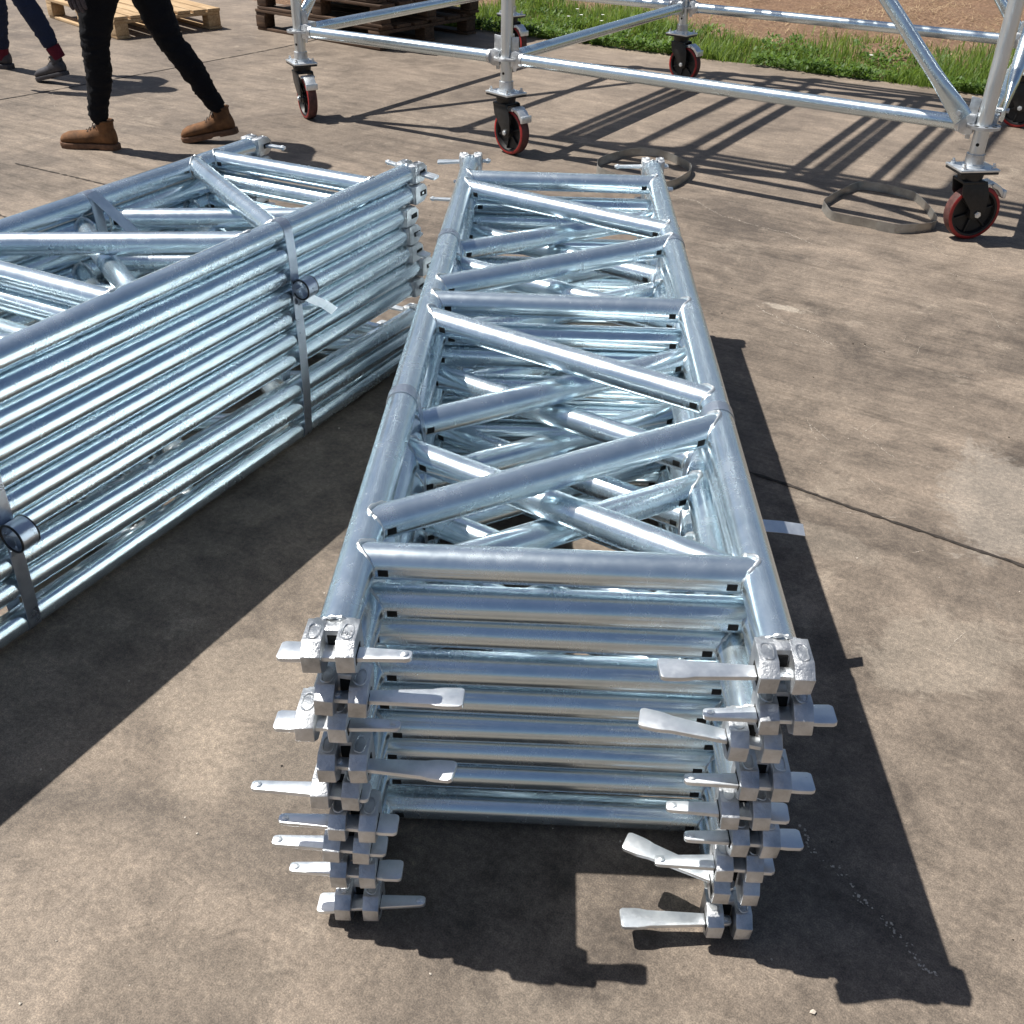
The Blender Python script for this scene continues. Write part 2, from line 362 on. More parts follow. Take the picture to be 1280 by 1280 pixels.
scr = [[(0.637, 4.239), (0.725, 4.157), (0.793, 3.986), (0.939, 3.84), (1.021, 3.78), (1.08, 3.668)], [(0.766, 3.068), (0.828, 2.926), (0.888, 2.875), (0.936, 2.774)], [(0.801, 2.795), (0.905, 2.717)], [(1.171, 2.725), (1.19, 2.764), (1.211, 2.799)], [(1.531, 3.74), (1.541, 3.577), (1.617, 3.508), (1.683, 3.465), (1.716, 3.588)], [(0.757, 2.306), (0.752, 2.207)], [(0.764, 2.273), (0.785, 2.205)], [(0.862, 2.281), (0.899, 2.189), (0.928, 2.118)], [(0.835, 2.027), (0.849, 1.972)], [(0.772, 1.435), (0.806, 1.404)], [(0.445, 1.018), (0.463, 0.979), (0.491, 0.917), (0.531, 0.852), (0.561, 0.801), (0.581, 0.782)], [(1.023, 2.789), (1.082, 2.709)], [(1.213, 3.243), (1.322, 3.165)], [(1.483, 3.406), (1.563, 3.321), (1.686, 3.342)], [(1.225, 2.586), (1.328, 2.561)], [(1.515, 3.122), (1.493, 2.93), (1.531, 2.902)], [(-2.896, 6.692), (-2.328, 5.291), (-1.868, 4.457)], [(-0.703, 5.299), (-0.62, 4.819), (-0.527, 4.495)], [(1.37, 4.512), (1.49, 4.437)], [(1.002, 1.895), (1.039, 1.849)], [(0.97, 1.959), (1.093, 1.898)], [(0.731, 1.885), (0.85, 1.864)]]
mb = MB()
rs = random.Random(3)
def broken(pts, w, keep):      # a scratch = a trail of tiny bruised flecks in the paste
    P = [Vector((*p, 0)) for p in pts]
    for a, b in zip(P[:-1], P[1:]):
        L = (b - a).length; d = (b - a).normalized(); nn = Vector((-d.y, d.x, 0)); x = 0
        while x < L:
            p = a + d * x; x += rs.uniform(.0012, .0042)
            g = mnoise.noise(p * 33) + .6 * mnoise.noise(p * 130)
            if g > (keep - .5) * 1.6 or rs.random() > .85: continue
            c = p + nn * (rs.gauss(0, w * .35) + mnoise.noise(p * 22) * w * 1.5); l_ = rs.uniform(.0008, .0030); h_ = w * rs.uniform(.08, .32); z = .0012 + rs.random() * .0008
            mb.add([c + d * l_ + Vector((0, 0, z)), c + nn * h_ + d * rs.uniform(-.4, .4) * l_ + Vector((0, 0, z)), c - d * l_ + Vector((0, 0, z)), c - nn * h_ + d * rs.uniform(-.4, .4) * l_ + Vector((0, 0, z))], [(0, 1, 2, 3)], 0, False)
for i, l in enumerate(scr): broken(l, {0: .007, 10: .009, 1: .006, 16: .007, 17: .007}.get(i, .0032), {16: .25, 17: .3, 0: .9}.get(i, .7))
for _ in range(38):
    a = Vector((rs.uniform(.8, 2.2), rs.uniform(.6, 4.4), 0)); an = rs.uniform(0, PI); L = rs.uniform(.01, .09)
    broken([a[:2], (a + Vector((math.cos(an), math.sin(an), 0)) * L)[:2]], .0022, .6)
tag(ob('surface_scratches', mb.mesh('surface_scratches', [SCR])), kind='structure', label='pale scratches and scuffs on the concrete')

# ------------------------------------------------------------------ ladder frames (lattice beams)
TR = .0242; CC = .5; BAY = .8375; FL = 2.0; END = .142
RR = .0236
def saddle_start(p, d, side):       # where a member's surface meets the chord (chord along x at y = side*CC/2, z = 0)
    # returns distance along d from p (member axis start at the chord axis) for an offset vector
    def f(off):
        y0 = p.y + off.y - side * CC / 2; z0 = p.z + off.z; dy, dz = d.y, d.z
        A = dy * dy + dz * dz; B = 2 * (y0 * dy + z0 * dz); Cc = y0 * y0 + z0 * z0 - TR * TR
        D = B * B - 4 * A * Cc
        return (-B + math.sqrt(max(D, 0))) / (2 * A)
    return f
def member_mesh(name, p0, s0, p1, s1, seed, holes=True):
    """tube between two points on chord axes, coped to the chords, with weld beads and drain holes"""
    rnd = random.Random(seed)
    mb = MB(); p0 = Vector(p0); p1 = Vector(p1); d = (p1 - p0).normalized()
    a = Vector((0, 0, 1)); b = d.cross(a).normalized(); n = 32
    f0 = saddle_start(p0, d, s0); f1 = saddle_start(p1, -d, s1)
    r0 = []; r1 = []
    for i in range(n):
        an = 2 * PI * i / n; off = (a * math.cos(an) + b * math.sin(an)) * RR
        r0.append(p0 + off + d * (f0(off) - .003)); r1.append(p1 + off - d * (f1(off) - .003))
    mb.add(r0 + r1, [(i, (i + 1) % n, n + (i + 1) % n, n + i) for i in range(n)])
    for ring, c in ((r0, p0), (r1, p1)):
        mid = sum(ring, Vector()) / n; pts = []; rad = []
        for i in range(n):
            for k in range(2):
                q = ring[i].lerp(ring[(i + 1) % n], k / 2)
                q = q + (q - c).normalized() * .0005 + (q - mid).normalized() * .001
                pts.append(q); rad.append(.0027 + .0011 * math.sin(i * 2.1 + k + seed) * rnd.random() + rnd.uniform(-.0005, .0006))
        mb.sweep(pts, rad, 8, 2, closed=True)
    if holes:
        for ring, c, dd in ((r0, p0, d), (r1, p1, -d)):
            base = p0 if dd is d else p1; f = f0 if dd is d else f1
            for sg in (-1, 1):
                L0 = f(b * sg * RR) + .004; vs = []; nn = 7
                for k in range(nn):
                    an = sg * PI / 2 + (k - (nn - 1) / 2) * .075 + .12 * sg
                    off = (a * math.cos(an) + b * math.sin(an)) * (RR + .00045)
                    for L in (L0, L0 + .013): vs.append(base + off + dd * L)
                fs = [(2 * k, 2 * k + 1, 2 * k + 3, 2 * k + 2) for k in range(nn - 1)]
                mb.add(vs, fs, 1)
    return mb.mesh(name, [GALV, DARK, WELD])
def chord_mesh(side, seed):
    mb = MB(); y = side * CC / 2
    x0, x1 = -END, 2 * BAY + END; n = 36; seg = 14
    mb.tube((x0, y, 0), (x1, y, 0), TR, n=n, seg=seg)
    for x in (x0, x1):
        pts = []; rad = []; rnd = random.Random(seed + int(x * 10))
        for k in range(48):
            an = 2 * PI * k / 48; pts.append((x, y + math.cos(an) * (TR + .0008), math.sin(an) * (TR + .0008))); rad.append(.0024 + .0008 * math.sin(k * 1.9) + rnd.uniform(-.0005, .0006))
        mb.sweep(pts, rad, 8, 1, closed=True)
    return mb.mesh('chord', [GALV, WELD])
G0, G1 = .075, .04
def A(x, s): return Vector((x, s * CC / 2, 0))
MESH = {}
for s in (-1, 1): MESH['chord', s] = [chord_mesh(s, 3 + s + 10 * k) for k in range(2)]
MESH['rung'] = [member_mesh('rung', A(x, -1), -1, A(x, 1), 1, 11 + i) for i, x in enumerate((0, BAY, 2 * BAY))]
for ap in (-1, 1):     # apex side: +1 puts the diagonals' meeting points on the +y chord
    L = []
    for k in range(2):
        b0 = k * BAY
        L.append(member_mesh('diagonal', A(b0 + G0, -ap), -ap, A(b0 + BAY / 2 - G1, ap), ap, 31 + k))
        L.append(member_mesh('diagonal', A(b0 + BAY - G0, -ap), -ap, A(b0 + BAY / 2 + G1, ap), ap, 41 + k))
    MESH['diag', ap] = L
HH = .0455  # casting height
def head_mesh(seed):
    rnd = random.Random(seed); mb = MB(); h = HH / 2
    # root block joins the tube, then two jaws with an open slot between
    mb.prism([(-.004, -.0245), (.004, -.0315), (.020, -.0315), (.020, .0315), (.004, .0315), (-.004, .0245)], -h * .96, h * .96, 'z', .0025)
    for s in (-1, 1):
        prof = [(.0, -h), (.0395, -h), (.0520, -.0125), (.0545, -.0112), (.0545, .0112), (.0520, .0125), (.0395, h), (.0, h)]
        y0, y1 = sorted((s * .0085, s * .0318))
        mb.prism(prof, y0, y1, 'y', .0014)
        mb.box((.034, s * .0318, 0), (.027, .0012, .0125), 0, 1)
        # raised rim with a sunk oval on the top and the bottom face
        for zz in (1, -1):
            ol = []; yc = s * .0202
            for k in range(28):
                an = 2 * PI * k / 28; cx, cy = math.cos(an), math.sin(an)
                ol.append((.0235 + .0130 * (abs(cx) ** .7) * (1 if cx > 0 else -1), yc + .0072 * (abs(cy) ** .8) * (1 if cy > 0 else -1), zz * (h + .0004)))
            mb.sweep(ol, .0013, 6, 0, closed=True)
    # dark mouth at the back of the slot
    mb.box((.0200, 0, 0), (.0022, .0135, .030), .0004, 1)
    return mb
def jaggle(me, amp, seed):
    for v in me.vertices:
        p = v.co * 90 + Vector((seed, 0, 0)); v.co += Vector((mnoise.noise(p), mnoise.noise(p + Vector((9, 0, 0))), mnoise.noise(p + Vector((0, 9, 0))))) * amp
HEADS = []
for k in range(4):
    me = head_mesh(k).mesh('connector_head', [CAST, DARK], 30); jaggle(me, .0014, k * 3.3); [setattr(v, 'co', Vector((v.co.x, v.co.y * .94, v.co.z))) for v in me.vertices]; HEADS.append(me)
def wedge_mesh(seed, L=.150, w0=.0145, w1=.0300):
    # flat tapered plate along +y (wide end at +y), flaring before the wide end, rivet at the narrow end; origin at mid length
    rnd = random.Random(seed); mb = MB(); out = []
    st = [(-.5, w0 * .55), (-.485, w0 * .9), (-.45, w0 * 1.04), (-.3, w0 * 1.15), (.0, w0 * 1.45), (.25, w0 * 1.68), (.31, w1 * .94), (.36, w1), (.47, w1), (.495, w1 * .86), (.5, w1 * .7)]
    up = [(-w / 2, t * L) for t, w in st]; dn = [(w / 2, t * L) for t, w in st][::-1]
    mb.prism(up + dn, -.0030, .0030, 'z', .0008); mb.sm = [False] * len(mb.sm)
    mb.tube((0, -.445 * L, -.0055), (0, -.445 * L, .0052), .0048, .0042, 14)
    mb.tube((0, -.445 * L, .0052), (0, -.445 * L, .0064), .0042, .0018, 14)
    me = mb.mesh('wedge', [ZINC], 30); jaggle(me, .00012, seed * 2.1)
    return me
WEDGES = [wedge_mesh(k, .148 + .003 * k) for k in range(3)]
def add_wedge(head, wide, mode, tilt=0.0, droop=0.0, rnd=random):
    """wide: +1/-1 side (in +y) of the wide end; mode 'in' = driven through both jaws, 'out' = pulled out, a number = own offset of its middle"""
    off = {'in': -.016, 'out': .062}.get(mode, mode) * wide
    o = ob('wedge', WEDGES[rnd.randrange(3)], head)
    a = -tilt * wide; piv = Vector((.034, 0, 0))
    rot = Matrix.Rotation(a, 4, 'Z') @ Matrix.Rotation(droop, 4, 'X')
    if wide < 0: rot = rot @ Matrix.Rotation(PI, 4, 'Z')
    # slide along its own length from the slot
    ax = (Matrix.Rotation(a, 4, 'Z') @ Matrix.Rotation(droop, 4, 'X')) @ Vector((0, 1, 0))
    o.matrix_local = Matrix.Translation(piv + ax * off) @ rot
    return o
ORD = ['topmost', 'second from top', 'third from top', 'fourth from top', 'fifth from top', 'sixth from top', 'seventh from top', 'eighth from top', 'ninth from top', 'lowest']
def ladder_frame(origin, yaw, z, cy, ds, dyaw, apex, group, label, near, far, seed, roll=0.0):
    """local +x runs along the chords (s), local +y is the left of the run; 'right' chord is y<0"""
    rnd = random.Random(seed)
    t = empty('ladder_frame'); t.rotation_euler = (0, roll, PI / 2 - yaw + dyaw)
    d = Vector((math.sin(yaw), math.cos(yaw), 0)); nn = Vector((math.cos(yaw), -math.sin(yaw), 0))
    t.location = Vector((*origin, z)) + d * ds + nn * cy
    tag(t, label, 'lattice frame', group)
    for s in (-1, 1): ob('chord', MESH['chord', s][rnd.randrange(2)], t)
    for me in MESH['rung']: ob('rung', me, t)
    for me in MESH['diag', apex]: ob('diagonal', me, t)
    heads = []
    for end, spec in ((0, near), (1, far)):
        for s in (1, -1):          # +1 = left chord, -1 = right chord
            x = -END if end == 0 else 2 * BAY + END
            h = ob('connector_head', HEADS[rnd.randrange(4)], t, (x, s * CC / 2, 0), (rnd.uniform(-.05, .05), rnd.uniform(-.04, .04), PI if end == 0 else 0))
            heads.append(h)
            for wd in spec.get(s, []): add_wedge(h, *wd, rnd=rnd)
    return t, heads
# ---- centre stack. wedge spec in head-local axes: near heads are turned by pi, so local +y points to the photo's right (for near ends)
O1, YAW1 = (.0577, 1.0145), .032
Z1 = [.485, .4245, .376, .3125, .256, .2075, .159, .102, .031]
CY1 = [0, .009, -.017, .003, -.010, .006, -.004, -.001, .0]
DS1 = [0, -.004, .0, -.003, .0, -.004, -.002, .004, .002]
DY1 = [0, .003, -.003, .001, -.004, .008, -.002, .003, 0]
# near-left heads: (wide side +1 = right, mode, tilt, droop)
NL = [[(-1, 'in', -.05, 0)], [(1, 'out', .02, .10)], [(-1, 'in', .0, 0)], [(1, 'out', .18, .12)], [(1, -.034, .0, 0)], [(1, -.020, .0, .0)], [(1, -.024, -.03, 0)], [(1, -.012, .0, .0)], [(-1, -.018, .0, .08)]]
NR = [[(-1, 'out', .08, -.06)], [(1, 'in', .0, 0)], [(-1, .056, -.16, -.06)], [(1, 'in', -.02, 0)], [(1, -.02, .05, 0)], [(1, -.012, -.04, 0)], [(1, -.03, .0, 0)], [(-1, .076, -.42, 0)], [(-1, .070, .07, -.02)]]
apx = lambda i: -1 if i % 2 == 0 else 1       # -1 = diagonals meet on the right chord
g1 = 'galvanised ladder frames in the centre stack'
why = ['diagonals meeting at its right chord', 'diagonals meeting at its left chord']
FR1 = []
rf = random.Random(5)
for i in range(9):
    near = {1: NL[i], -1: NR[i]}
    far = {1: [(rf.choice((-1, 1)), rf.choice(('in', -.03, .02)), rf.uniform(-.1, .1), 0)], -1: [(rf.choice((-1, 1)), rf.choice(('in', -.03)), rf.uniform(-.1, .1), 0)]}
    nm = ORD[i] if i < 8 else 'lowest'
    t, hs = ladder_frame(O1, YAW1, Z1[i], CY1[i], DS1[i], DY1[i], apx(i), g1, f'{nm} ladder frame of the centre stack, {why[i % 2]}', near, far, 100 + i)
    FR1.append((t, hs))
# cast-in characters on two heads
def mark(head, txt, size, x, y, z):
    cu = bpy.data.curves.new('cast_characters', 'FONT'); cu.body = txt; cu.size = size; cu.extrude = .0006; cu.align_x = 'CENTER'
    o = bpy.data.objects.new('tmp', cu); C.objects.link(o); bpy.context.view_layer.update()
    me = bpy.data.meshes.new_from_object(o.evaluated_get(bpy.context.evaluated_depsgraph_get())); bpy.data.objects.remove(o)
    me.materials.clear(); me.materials.append(CAST)
    ob('cast_characters', me, head, (x, y, z), (0, 0, -PI / 2 + PI))
    return
mark(FR1[8][1][0], 'AD53', .0095, .026, .0205, HH / 2 + .0006)
mark(FR1[0][1][0], '45', .011, .030, .0205, HH / 2 + .0006)
# ---- left stack (its far end is the one in view)
O2, YAW2 = (-.581, 2.5913), .4686
Z2 = [.519, .469, .420, .371, .321, .271, .221, .176, .121, .035]
TILT2 = [0, 0, 0, 0, 0, 0, 0, .024, .020, .002]     # the loose lower frames dip towards their far end
g2 = 'galvanised ladder frames in the left stack'
FR2 = []
for i in range(10):
    near = {1: [(rf.choice((-1, 1)), 'in', 0, 0)], -1: [(rf.choice((-1, 1)), 'in', 0, 0)]}
    far = {1: [(rf.choice((-1, 1)), 'in', rf.uniform(-.1, .1), 0)], -1: [((1, -1)[i % 2], 0, 0, 0)]}
    if i not in (0, 4, 6): far[-1] = [(1, .046 if i % 3 else .030, 0, 0)]
    else: far[-1] = [(-1, 'in' if i == 4 else -.005, .0, .12)]
    nm = ORD[i]
    ds = [.0, -.008, -.045, -.04, -.03, .012, -.02, .0, -.02, .01][i] - 2 * BAY + .012
    cy = [0, .004, -.003, .002, .0, .006, -.002, .004, .0, -.003][i]
    t, hs = ladder_frame(O2, YAW2, Z2[i], cy, ds, rf.uniform(-.001, .001) if i else 0, apx(i), g2, f'{nm} ladder frame of the left stack, {why[i % 2]}', near, far, 200 + i, TILT2[i])
    FR2.append((t, hs))

# ------------------------------------------------------------------ steel straps round the chords
def loop_path(cs, side, z0):
    """closed outline round a column of chords: cs = [(c, z)] chord centres; the band hugs the top chord and runs taut down both sides"""
    r = TR + .0009; cs = sorted(cs, key=lambda q: q[1]); top = cs[-1]; bot = cs[0]; pts = []
    def taut(sg):           # upper hull of sg * c as z rises
        H_ = []
        for c, z in cs:
            q = (z, sg * c + r)
            while len(H_) >= 2 and (H_[-1][1] - H_[-2][1]) * (q[0] - H_[-2][0]) <= (q[1] - H_[-2][1]) * (H_[-1][0] - H_[-2][0]): H_.pop()
            H_.append(q)
        return [(sg * x, z) for z, x in H_]
    R_ = taut(1); L_ = taut(-1)
    def dense(P):
        o = []
        for a, b in zip(P[:-1], P[1:]):
            k = max(1, int(abs(b[1] - a[1]) / .03)); o += [(a[0] + (b[0] - a[0]) * i / k, a[1] + (b[1] - a[1]) * i / k) for i in range(k)]
        return o + [P[-1]]
    pts += dense(R_); pts += [(top[0] + math.cos(PI * i / 14) * r, top[1] + math.sin(PI * i / 14) * r) for i in range(1, 14)]
    pts += dense(L_)[::-1]; pts += [(bot[0] + math.cos(PI + PI * i / 12) * r, max(.0015, bot[1] + math.sin(PI + PI * i / 12) * r)) for i in range(1, 12)]
    return pts
def strap(origin, yaw, s, side, stack, label, coil=None, tail=None, lean=0.0, bulge=.003, wid=.027):
    d = Vector((math.sin(yaw), math.cos(yaw), 0)); nn = Vector((math.cos(yaw), -math.sin(yaw), 0))
    base = Vector((*origin, 0)) + d * s + nn * side * CC / 2
    t = empty('steel_strap', base, -yaw)        # local x = across (towards the right), local y = along
    tag(t, label, 'steel strap', 'steel straps binding the stacks')
    mb = MB(); pts = loop_path(stack(s), side, .003)
    P = [(x, 0, z) for x, z in pts]
    mb.band(P, wid, .0011, (0, 1, 0), closed=True)
    ob('strap_band', mb.mesh('strap_band', [STEEL], 40), t)
    if coil:
        x, y, z, R_ = coil; mb = MB()
        n_ = 40
        mb.band([(x + math.cos(2 * PI * k / n_) * R_, y, z + math.sin(2 * PI * k / n_) * R_) for k in range(n_)], .034, .0030, (0, 1, 0), closed=True)
        for e in (-1, 1): mb.sweep([(x + math.cos(2 * PI * k / n_) * R_, y + e * .017, z + math.sin(2 * PI * k / n_) * R_) for k in range(n_)], .0021, 8, 1, closed=True)
        mb.band([(x - R_ * .93, y, z - R_ * .25), (x - R_ * .1, y, z + R_ * .05), (x + R_ * .93, y, z + R_ * .30)], .024, .0014, (0, 1, 0))
        mb.band([(x + R_ * .1, y, z - R_ * .95), (x - R_ * .1, y, z + R_ * .05)], .024, .0014, (0, 1, 0))
        ob('strap_coil', mb.mesh('strap_coil', [STEEL, BLACKP], 40), t, rot=(0, 0, 0))
        mb = MB(); mb.band([(TR + .008, y, z - R_ * 1.0), (TR + .013, y, z - R_ * 1.35), (TR + .010, y, z - R_ * 1.8)], wid * 1.1, .003, (0, 1, 0)); ob('strap_seal', mb.mesh('strap_seal', [STEEL], 40), t)
    if tail:
        mb = MB(); mb.band(tail, wid, .0011, (0, 1, .25)); ob('strap_tail', mb.mesh('strap_tail', [ZINC], 40), t)
    return t
def st1(s_): return [(c - (s_ - d_) * y_, z) for c, d_, y_, z in zip(CY1, DS1, DY1, Z1)]
CY2 = [0, .004, -.003, .002, .0, .006, -.002, .004, .0, -.003]
def st2(s_): return [(c, z - math.sin(a) * (s_ + 1.65)) for c, z, a in zip(CY2, Z2, TILT2)]
strap(O1, YAW1, .425, -1, st1, 'steel strap over the left chord of the centre stack, nearer the camera', coil=(-.052, -.0, .30, .019))
strap(O1, YAW1, .405, 1, st1, 'steel strap with pale tail sticking out from the right chord of the centre stack', tail=[(.026, .0, .285), (.05, .004, .283), (.09, .010, .280), (.14, .018, .272), (.180, .026, .262)])
strap(O1, YAW1, 1.19, -1, st1, 'steel strap over the left chord of the centre stack, farther from the camera')
strap(O1, YAW1, 1.20, 1, st1, 'steel strap over the right chord of the centre stack, farther from the camera')
strap(O2, YAW2, -.355, 1, st2, 'steel strap with coil and bent tail round the front chords of the left stack', coil=(.048, .010, .395, .022), tail=[(.034, .020, .372), (.040, .045, .352), (.050, .070, .335), (.060, .092, .312)])
strap(O2, YAW2, -1.175, 1, st2, 'steel strap with large coil at the left edge, round the left stack', coil=(.056, .0, .238, .026))
strap(O2, YAW2, -.42, -1, st2, 'steel strap over the rear chord of the left stack, behind the crossing tubes', tail=[(.018, .0, .543), (.030, .010, .525), (.06, .035, .475), (.09, .06, .425)])

# ------------------------------------------------------------------ loose strap loops on the ground
def loose(pts, label, kink):
    mb = MB(); P = [Vector((*p, .018)) for p in pts]; out = []
    n = len(P)
    for i in range(n):
        a, b = P[i], P[(i + 1) % n]; a0, b1 = P[i - 1], P[(i + 2) % n]
        for k in range(8):
            t = k / 8
            cr = 0.5 * ((2 * a) + (-a0 + b) * t + (2 * a0 - 5 * a + 4 * b - b1) * t * t + (-a0 + 3 * a - 3 * b + b1) * t ** 3)
            out.append(cr.lerp(a.lerp(b, t), kink))
    mb.band(out, .035, .0012, (0, 0, 1), closed=True, wobble=.25)
    o = ob('loose_strap', mb.mesh('loose_strap', [STEEL_DUSTY], 60)); tag(o, label, 'strap loop', 'loose steel strap loops on the concrete')
    # overlapped crimp
    i = 5 * 8; q = [p + Vector((0, 0, .0)) for p in out[i + 8 - 4:i + 8 + 6]]
    mb = MB(); ctr = sum(P, Vector()) / n; q = [p + (p - ctr).normalized() * .0028 for p in q]
    mb.band(q, .038, .0016, (0, 0, 1)); ob('crimp_seal', mb.mesh('crimp_seal', [STEEL_DUSTY], 60), o)
    return o
loose([(1.221, 4.044), (1.242, 4.129), (1.456, 4.376), (1.635, 4.242), (1.625, 3.932), (1.577, 3.843), (1.437, 3.807), (1.334, 3.875), (1.229, 3.945)], 'empty dark steel strap loop standing on edge beside the near castor', .35)
loose([(0.342, 4.548), (0.372, 4.679), (0.523, 4.839), (0.651, 4.821), (0.754, 4.617), (0.735, 4.478), (0.629, 4.317), (0.509, 4.297), (0.37, 4.476)], 'empty dark steel strap loop just behind the far end of the centre stack', .15)

# ------------------------------------------------------------------ rolling scaffold tower on castors
TU = -.05; TV = .02; TANG = YANG + math.radians(2.0)
T0 = uv(TU, TV)
tower = empty('scaffold_tower', T0, TANG)
tag(tower, 'tall galvanised rolling scaffold tower on red wheeled castors, beyond the stacks', 'scaffold tower')
W_, D_ = 2.05, 2.0; LX = -1.205
cols = {'L': (LX, .0), 'M': (0, 0), 'R': (W_ - .02, -.075), 'S': (LX + .02, D_), 'B': (0, D_), 'O': (1.895, D_ - .04)}
STR = .0265; LR = .0262
ZN = [.405, 1.45, 2.38, 2.50, 3.0, 3.4]
def std_mesh():
    mb = MB(); mb.tube((0, 0, .28), (0, 0, 3.55), STR, n=28, seg=8)
    for z in ZN:      # rosette: round plate with eight holes
        mb.tube((0, 0, z - .006), (0, 0, z + .004), .058, n=32, mat=1)
        for k in range(8):
            a = k * PI / 4 + PI / 8; mb.tube((math.cos(a) * .043, math.sin(a) * .043, z - .0066), (math.cos(a) * .043, math.sin(a) * .043, z + .0046), .0085 if k % 2 else .006, n=10, mat=2)
    mb.tube((0, 0, .275), (0, 0, .31), STR + .006, n=28, mat=1); mb.tube((0, 0, .355), (0, 0, .3555), .004, n=8)
    mb.tube((0, -STR - .0006, .345), (0, -STR + .004, .345), .006, n=12, mat=2)
    return mb.mesh('standard', [GALV2, CAST, DARK], 35)
SM = std_mesh()
for k, (x, y) in cols.items(): ob('standard', SM, tower, (x, y, 0))
def ledger_head(mb, T):
    mb.prism([(.030, -.030), (.058, -.036), (.085, -.026), (.085, .026), (.058, .036), (.030, .030)], -.016, .016, 'y', .003, 1, T)
    mb.prism([(.034, .0), (.064, .004), (.062, .092), (.028, .088)], -.0035, .0035, 'y', .001, 1, T)   # wedge standing up
    mb.prism([(.036, -.05), (.052, -.05), (.058, .0), (.036, .0)], -.003, .003, 'y', .001, 1, T)
    mb.tube(T @ Vector((.078, 0, 0)), T @ Vector((.092, 0, 0)), LR + .003, n=24, mat=1)
def bar(name, a, b, z0, z1=None):
    z1 = z0 if z1 is None else z1
    p = Vector((*a, z0)); q = Vector((*b, z1)); mb = MB(); d = (q - p); h = Vector((d.x, d.y, 0)).normalized()
    for c, s in ((p, 1), (q, -1)):
        ax = h * s; T = Matrix.Translation(c) @ Matrix((ax, Vector((0, 0, 1)).cross(ax), Vector((0, 0, 1)))).transposed().to_4x4()
        ledger_head(mb, T)
    mb.tube(p + h * .085, q - h * .085, LR, n=28, seg=4)
    ob(name, mb.mesh(name, [GALV, CAST], 35), tower)
PR = [('L', 'M'), ('M', 'R'), ('S', 'B'), ('B', 'O'), ('L', 'S'), ('M', 'B'), ('R', 'O')]
for z in ZN:
    for a, b in PR: bar('ledger', cols[a], cols[b], z)
def brace(a, b, z0, z1, off=.05):
    p = Vector((*cols[a], z0)); q = Vector((*cols[b], z1)); h = Vector((q.x - p.x, q.y - p.y, 0)).normalized()
    side = Vector((0, 0, 1)).cross(h); cen = Vector((.4, 1, 0)); side = side if (p + side - cen).length > (p - cen).length else -side
    p2 = p + h * .065 + side * off; q2 = q - h * .065 + side * off; d = (q2 - p2).normalized(); mb = MB()
    # flattened ends: ring sections that go from a flat oval to round
    n = 24; st = [(0, .3), (.03, .3), (.07, .45), (.14, .85), (.2, 1)]; L = (q2 - p2).length
    sec = [(t, f) for t, f in st] + [(L - t, f) for t, f in st[::-1]]
    b1 = d.cross(side).normalized(); vs = []
    for t, f in sec:
        wid = 1 + (1 - f) * .55
        for k in range(n): an = 2 * PI * k / n; vs.append(p2 + d * t + (b1 * math.cos(an) * wid + side * math.sin(an) * f) * .0245)
    fs = [(i * n + k, i * n + (k + 1) % n, (i + 1) * n + (k + 1) % n, (i + 1) * n + k) for i in range(len(sec) - 1) for k in range(n)]
    fs += [tuple(range(n - 1, -1, -1)), tuple((len(sec) - 1) * n + k for k in range(n))]
    mb.add(vs, fs)
    for c, e, s in ((p, p2, 1), (q, q2, -1)):
        mb.tube(e - side * .03 + d * s * .025, e + side * .016 + d * s * .025, .008, n=12, mat=1)
        m_ = e - side * .035 + d * s * .02; ax = h * s
        T = Matrix.Translation(Vector((c.x, c.y, c.z - .02))) @ Matrix.Rotation(0, 4, 'Z') @ Matrix((ax, Vector((0, 0, 1)).cross(ax), Vector((0, 0, 1)))).transposed().to_4x4()
        mb.prism([(.028, -.012), (.090, -.012), (.090, .030), (.028, .030)], -.040, -.014 if (Vector((0, 0, 1)).cross(ax)).dot(side) < 0 else .014, 'y', .003, 1, T)
    ob('diagonal_brace', mb.mesh('diagonal_brace', [GALV, CAST], 35), tower)
brace('R', 'M', .43, 2.36); brace('O', 'B', .43, 2.36); brace('L', 'S', .43, 2.36, .045); brace('R', 'O', .43, 2.36, .05)
# unseen bars and rails added overhead to cast striped shadows on the slab
for x in (-1.0, -.60, -.36, -.26, .18, .34, .52):
    mb = MB(); mb.tube((x, .04, 1.90), (x, D_ - .04, 1.90), .024, n=16); ob('shadow_bar', mb.mesh('shadow_bar', [GALV]), tower)
for y in (0.0, D_):
    mb = MB(); mb.tube((LX, y + .045 * (1 if y == 0 else -1), 1.86), (W_, y + .045 * (1 if y == 0 else -1), 1.86), .022, n=16); ob('shadow_bar_rail', mb.mesh('shadow_bar_rail', [GALV]), tower)
